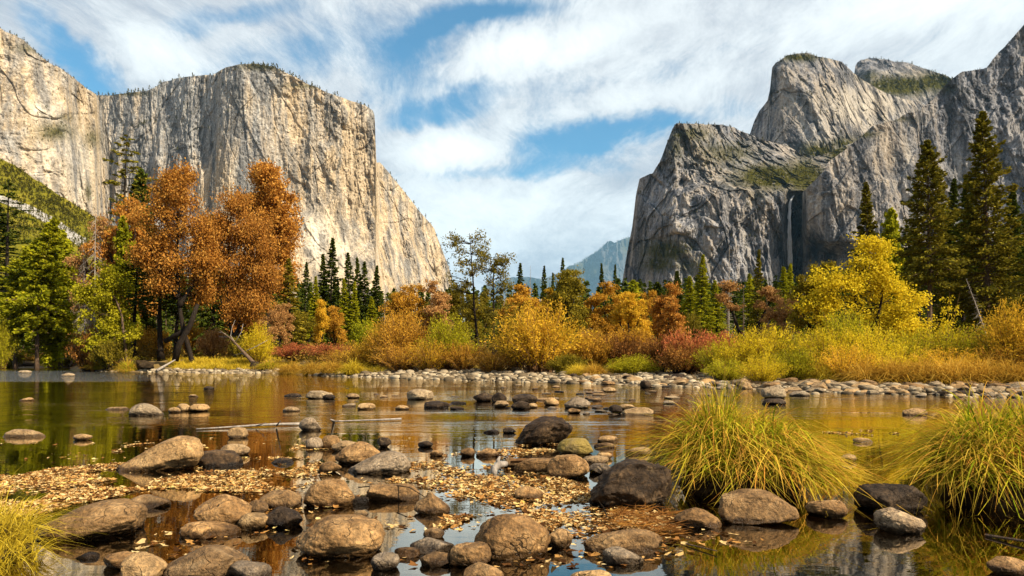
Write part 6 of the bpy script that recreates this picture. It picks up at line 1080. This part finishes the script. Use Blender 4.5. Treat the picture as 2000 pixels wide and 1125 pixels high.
    mm, t, out = mat('bank_soil'); n = t.noise(t.node('ShaderNodeNewGeometry').outputs['Position'], 2.5, 5, .7); t.put(out.inputs[0], t.node('ShaderNodeBsdfDiffuse', {'Color': t.ramp(n, [(.3, (.012, .009, .006)), (.7, (.075, .05, .028))])}).outputs[0])
    tag(link('undercut_bank', me, mm), 'dark undercut earth bank below the maple', 'bank', None, 'structure')

def sedge(name, parts, label, mound, seed, leafm):
    rg = np.random.default_rng(seed); root = empty(name, (mound[0], mound[1], 0)); b = MB()
    for kw in parts: blades(b, rg, **kw)
    v = b.mesh('blades'); attr(v, 'tip', np.concatenate(b.tips)); o = link('blades', v, leafm, root); o.location = (-mound[0], -mound[1], 0)
    m = link('root_mound', dome_mesh('root_mound', *mound, seed), SOIL, root); m.location = (-mound[0], -mound[1], 0)
    tag(root, label, 'grass tussock')
def build_sedges():
    global SOIL
    SOIL, t, out = mat('root_soil'); n = t.noise(t.node('ShaderNodeNewGeometry').outputs['Position'], 8, 5, .7); t.put(out.inputs[0], t.node('ShaderNodeBsdfDiffuse', {'Color': t.ramp(n, [(.3, (.008, .006, .004)), (.7, (.05, .032, .016))])}).outputs[0])
    X = lambda px, Y: (px - 1000) / F * Y
    sedge('sedge_tussock', [dict(n=1350, cx=X(1400, 6.9), cy=6.9, rx=.36, ry=.36, z0=.14, H=.74, reach=1.0, w=.0066, stiff=.22, k=10, dome=.34, low=.6), dict(n=420, cx=X(1550, 6.6), cy=6.6, rx=.26, ry=.28, z0=.08, H=.46, reach=1.05, w=.0064, stiff=.0, k=10, dome=.25, dir_bias=(1.1, -.2), low=.6), dict(n=1000, cx=X(1500, 6.75), cy=6.75, rx=.38, ry=.34, z0=.12, H=.60, reach=.95, w=.0066, stiff=.10, k=10, dome=.32, dir_bias=(.5, -.25), low=.6),
                            dict(n=420, cx=X(1415, 6.95), cy=6.95, rx=.34, ry=.3, z0=.16, H=.95, reach=.50, w=.0036, stiff=.78, k=8, dome=.3), dict(n=520, cx=X(1450, 6.6), cy=6.6, rx=.5, ry=.28, z0=.14, H=.50, reach=.80, w=.0064, stiff=.02, k=10, dome=.32, dir_bias=(0, -.8), low=.6)],
          'large golden-green sedge tussock drooping over the broad brown boulder', (X(1445, 6.85), 6.85, .66, .50, -.1, .46), 61, LM['grass'])
    sedge('sedge_tussock', [dict(n=1350, cx=X(1930, 6.3), cy=6.3, rx=.40, ry=.40, z0=.14, H=.72, reach=1.1, w=.0066, stiff=.22, k=10, dome=.34, low=.6), dict(n=800, cx=X(2010, 6.2), cy=6.2, rx=.4, ry=.4, z0=.14, H=.84, reach=.75, w=.0066, stiff=.45, k=10, dome=.3), dict(n=520, cx=X(1940, 6.1), cy=6.1, rx=.5, ry=.28, z0=.14, H=.52, reach=.8, w=.0064, stiff=.02, k=10, dome=.3, dir_bias=(0, -.7), low=.6), dict(n=420, cx=X(1900, 6.3), cy=6.3, rx=.3, ry=.3, z0=.14, H=.66, reach=1.2, w=.0045, stiff=.2, k=10, dome=.3, dir_bias=(-.8, 0))],
          'large green sedge tussock cut off by the right edge of the picture', (X(1965, 6.25), 6.25, .60, .48, -.1, .46), 62, LM['grass'])
    sedge('sedge_tussock', [dict(n=900, cx=X(-40, 4.5), cy=4.5, rx=.26, ry=.4, z0=.02, H=.46, reach=.50, w=.0032, stiff=.45, k=8, dome=.10), dict(n=320, cx=X(-20, 4.2), cy=4.2, rx=.25, ry=.3, z0=.0, H=.28, reach=.42, w=.0030, stiff=.3, k=8, dome=.1)],
          'bright yellow grass tussock at the bottom left corner', (X(-40, 4.5), 4.5, .30, .42, -.1, .14), 63, LM['goldgrass'])
build_ground(); build_water(); build_cliffs(); build_far_trees(); build_waterfall(); plant_all(); build_ground_cover(); build_stones(); build_leaves(); build_wood(); build_sedges(); build_haze()
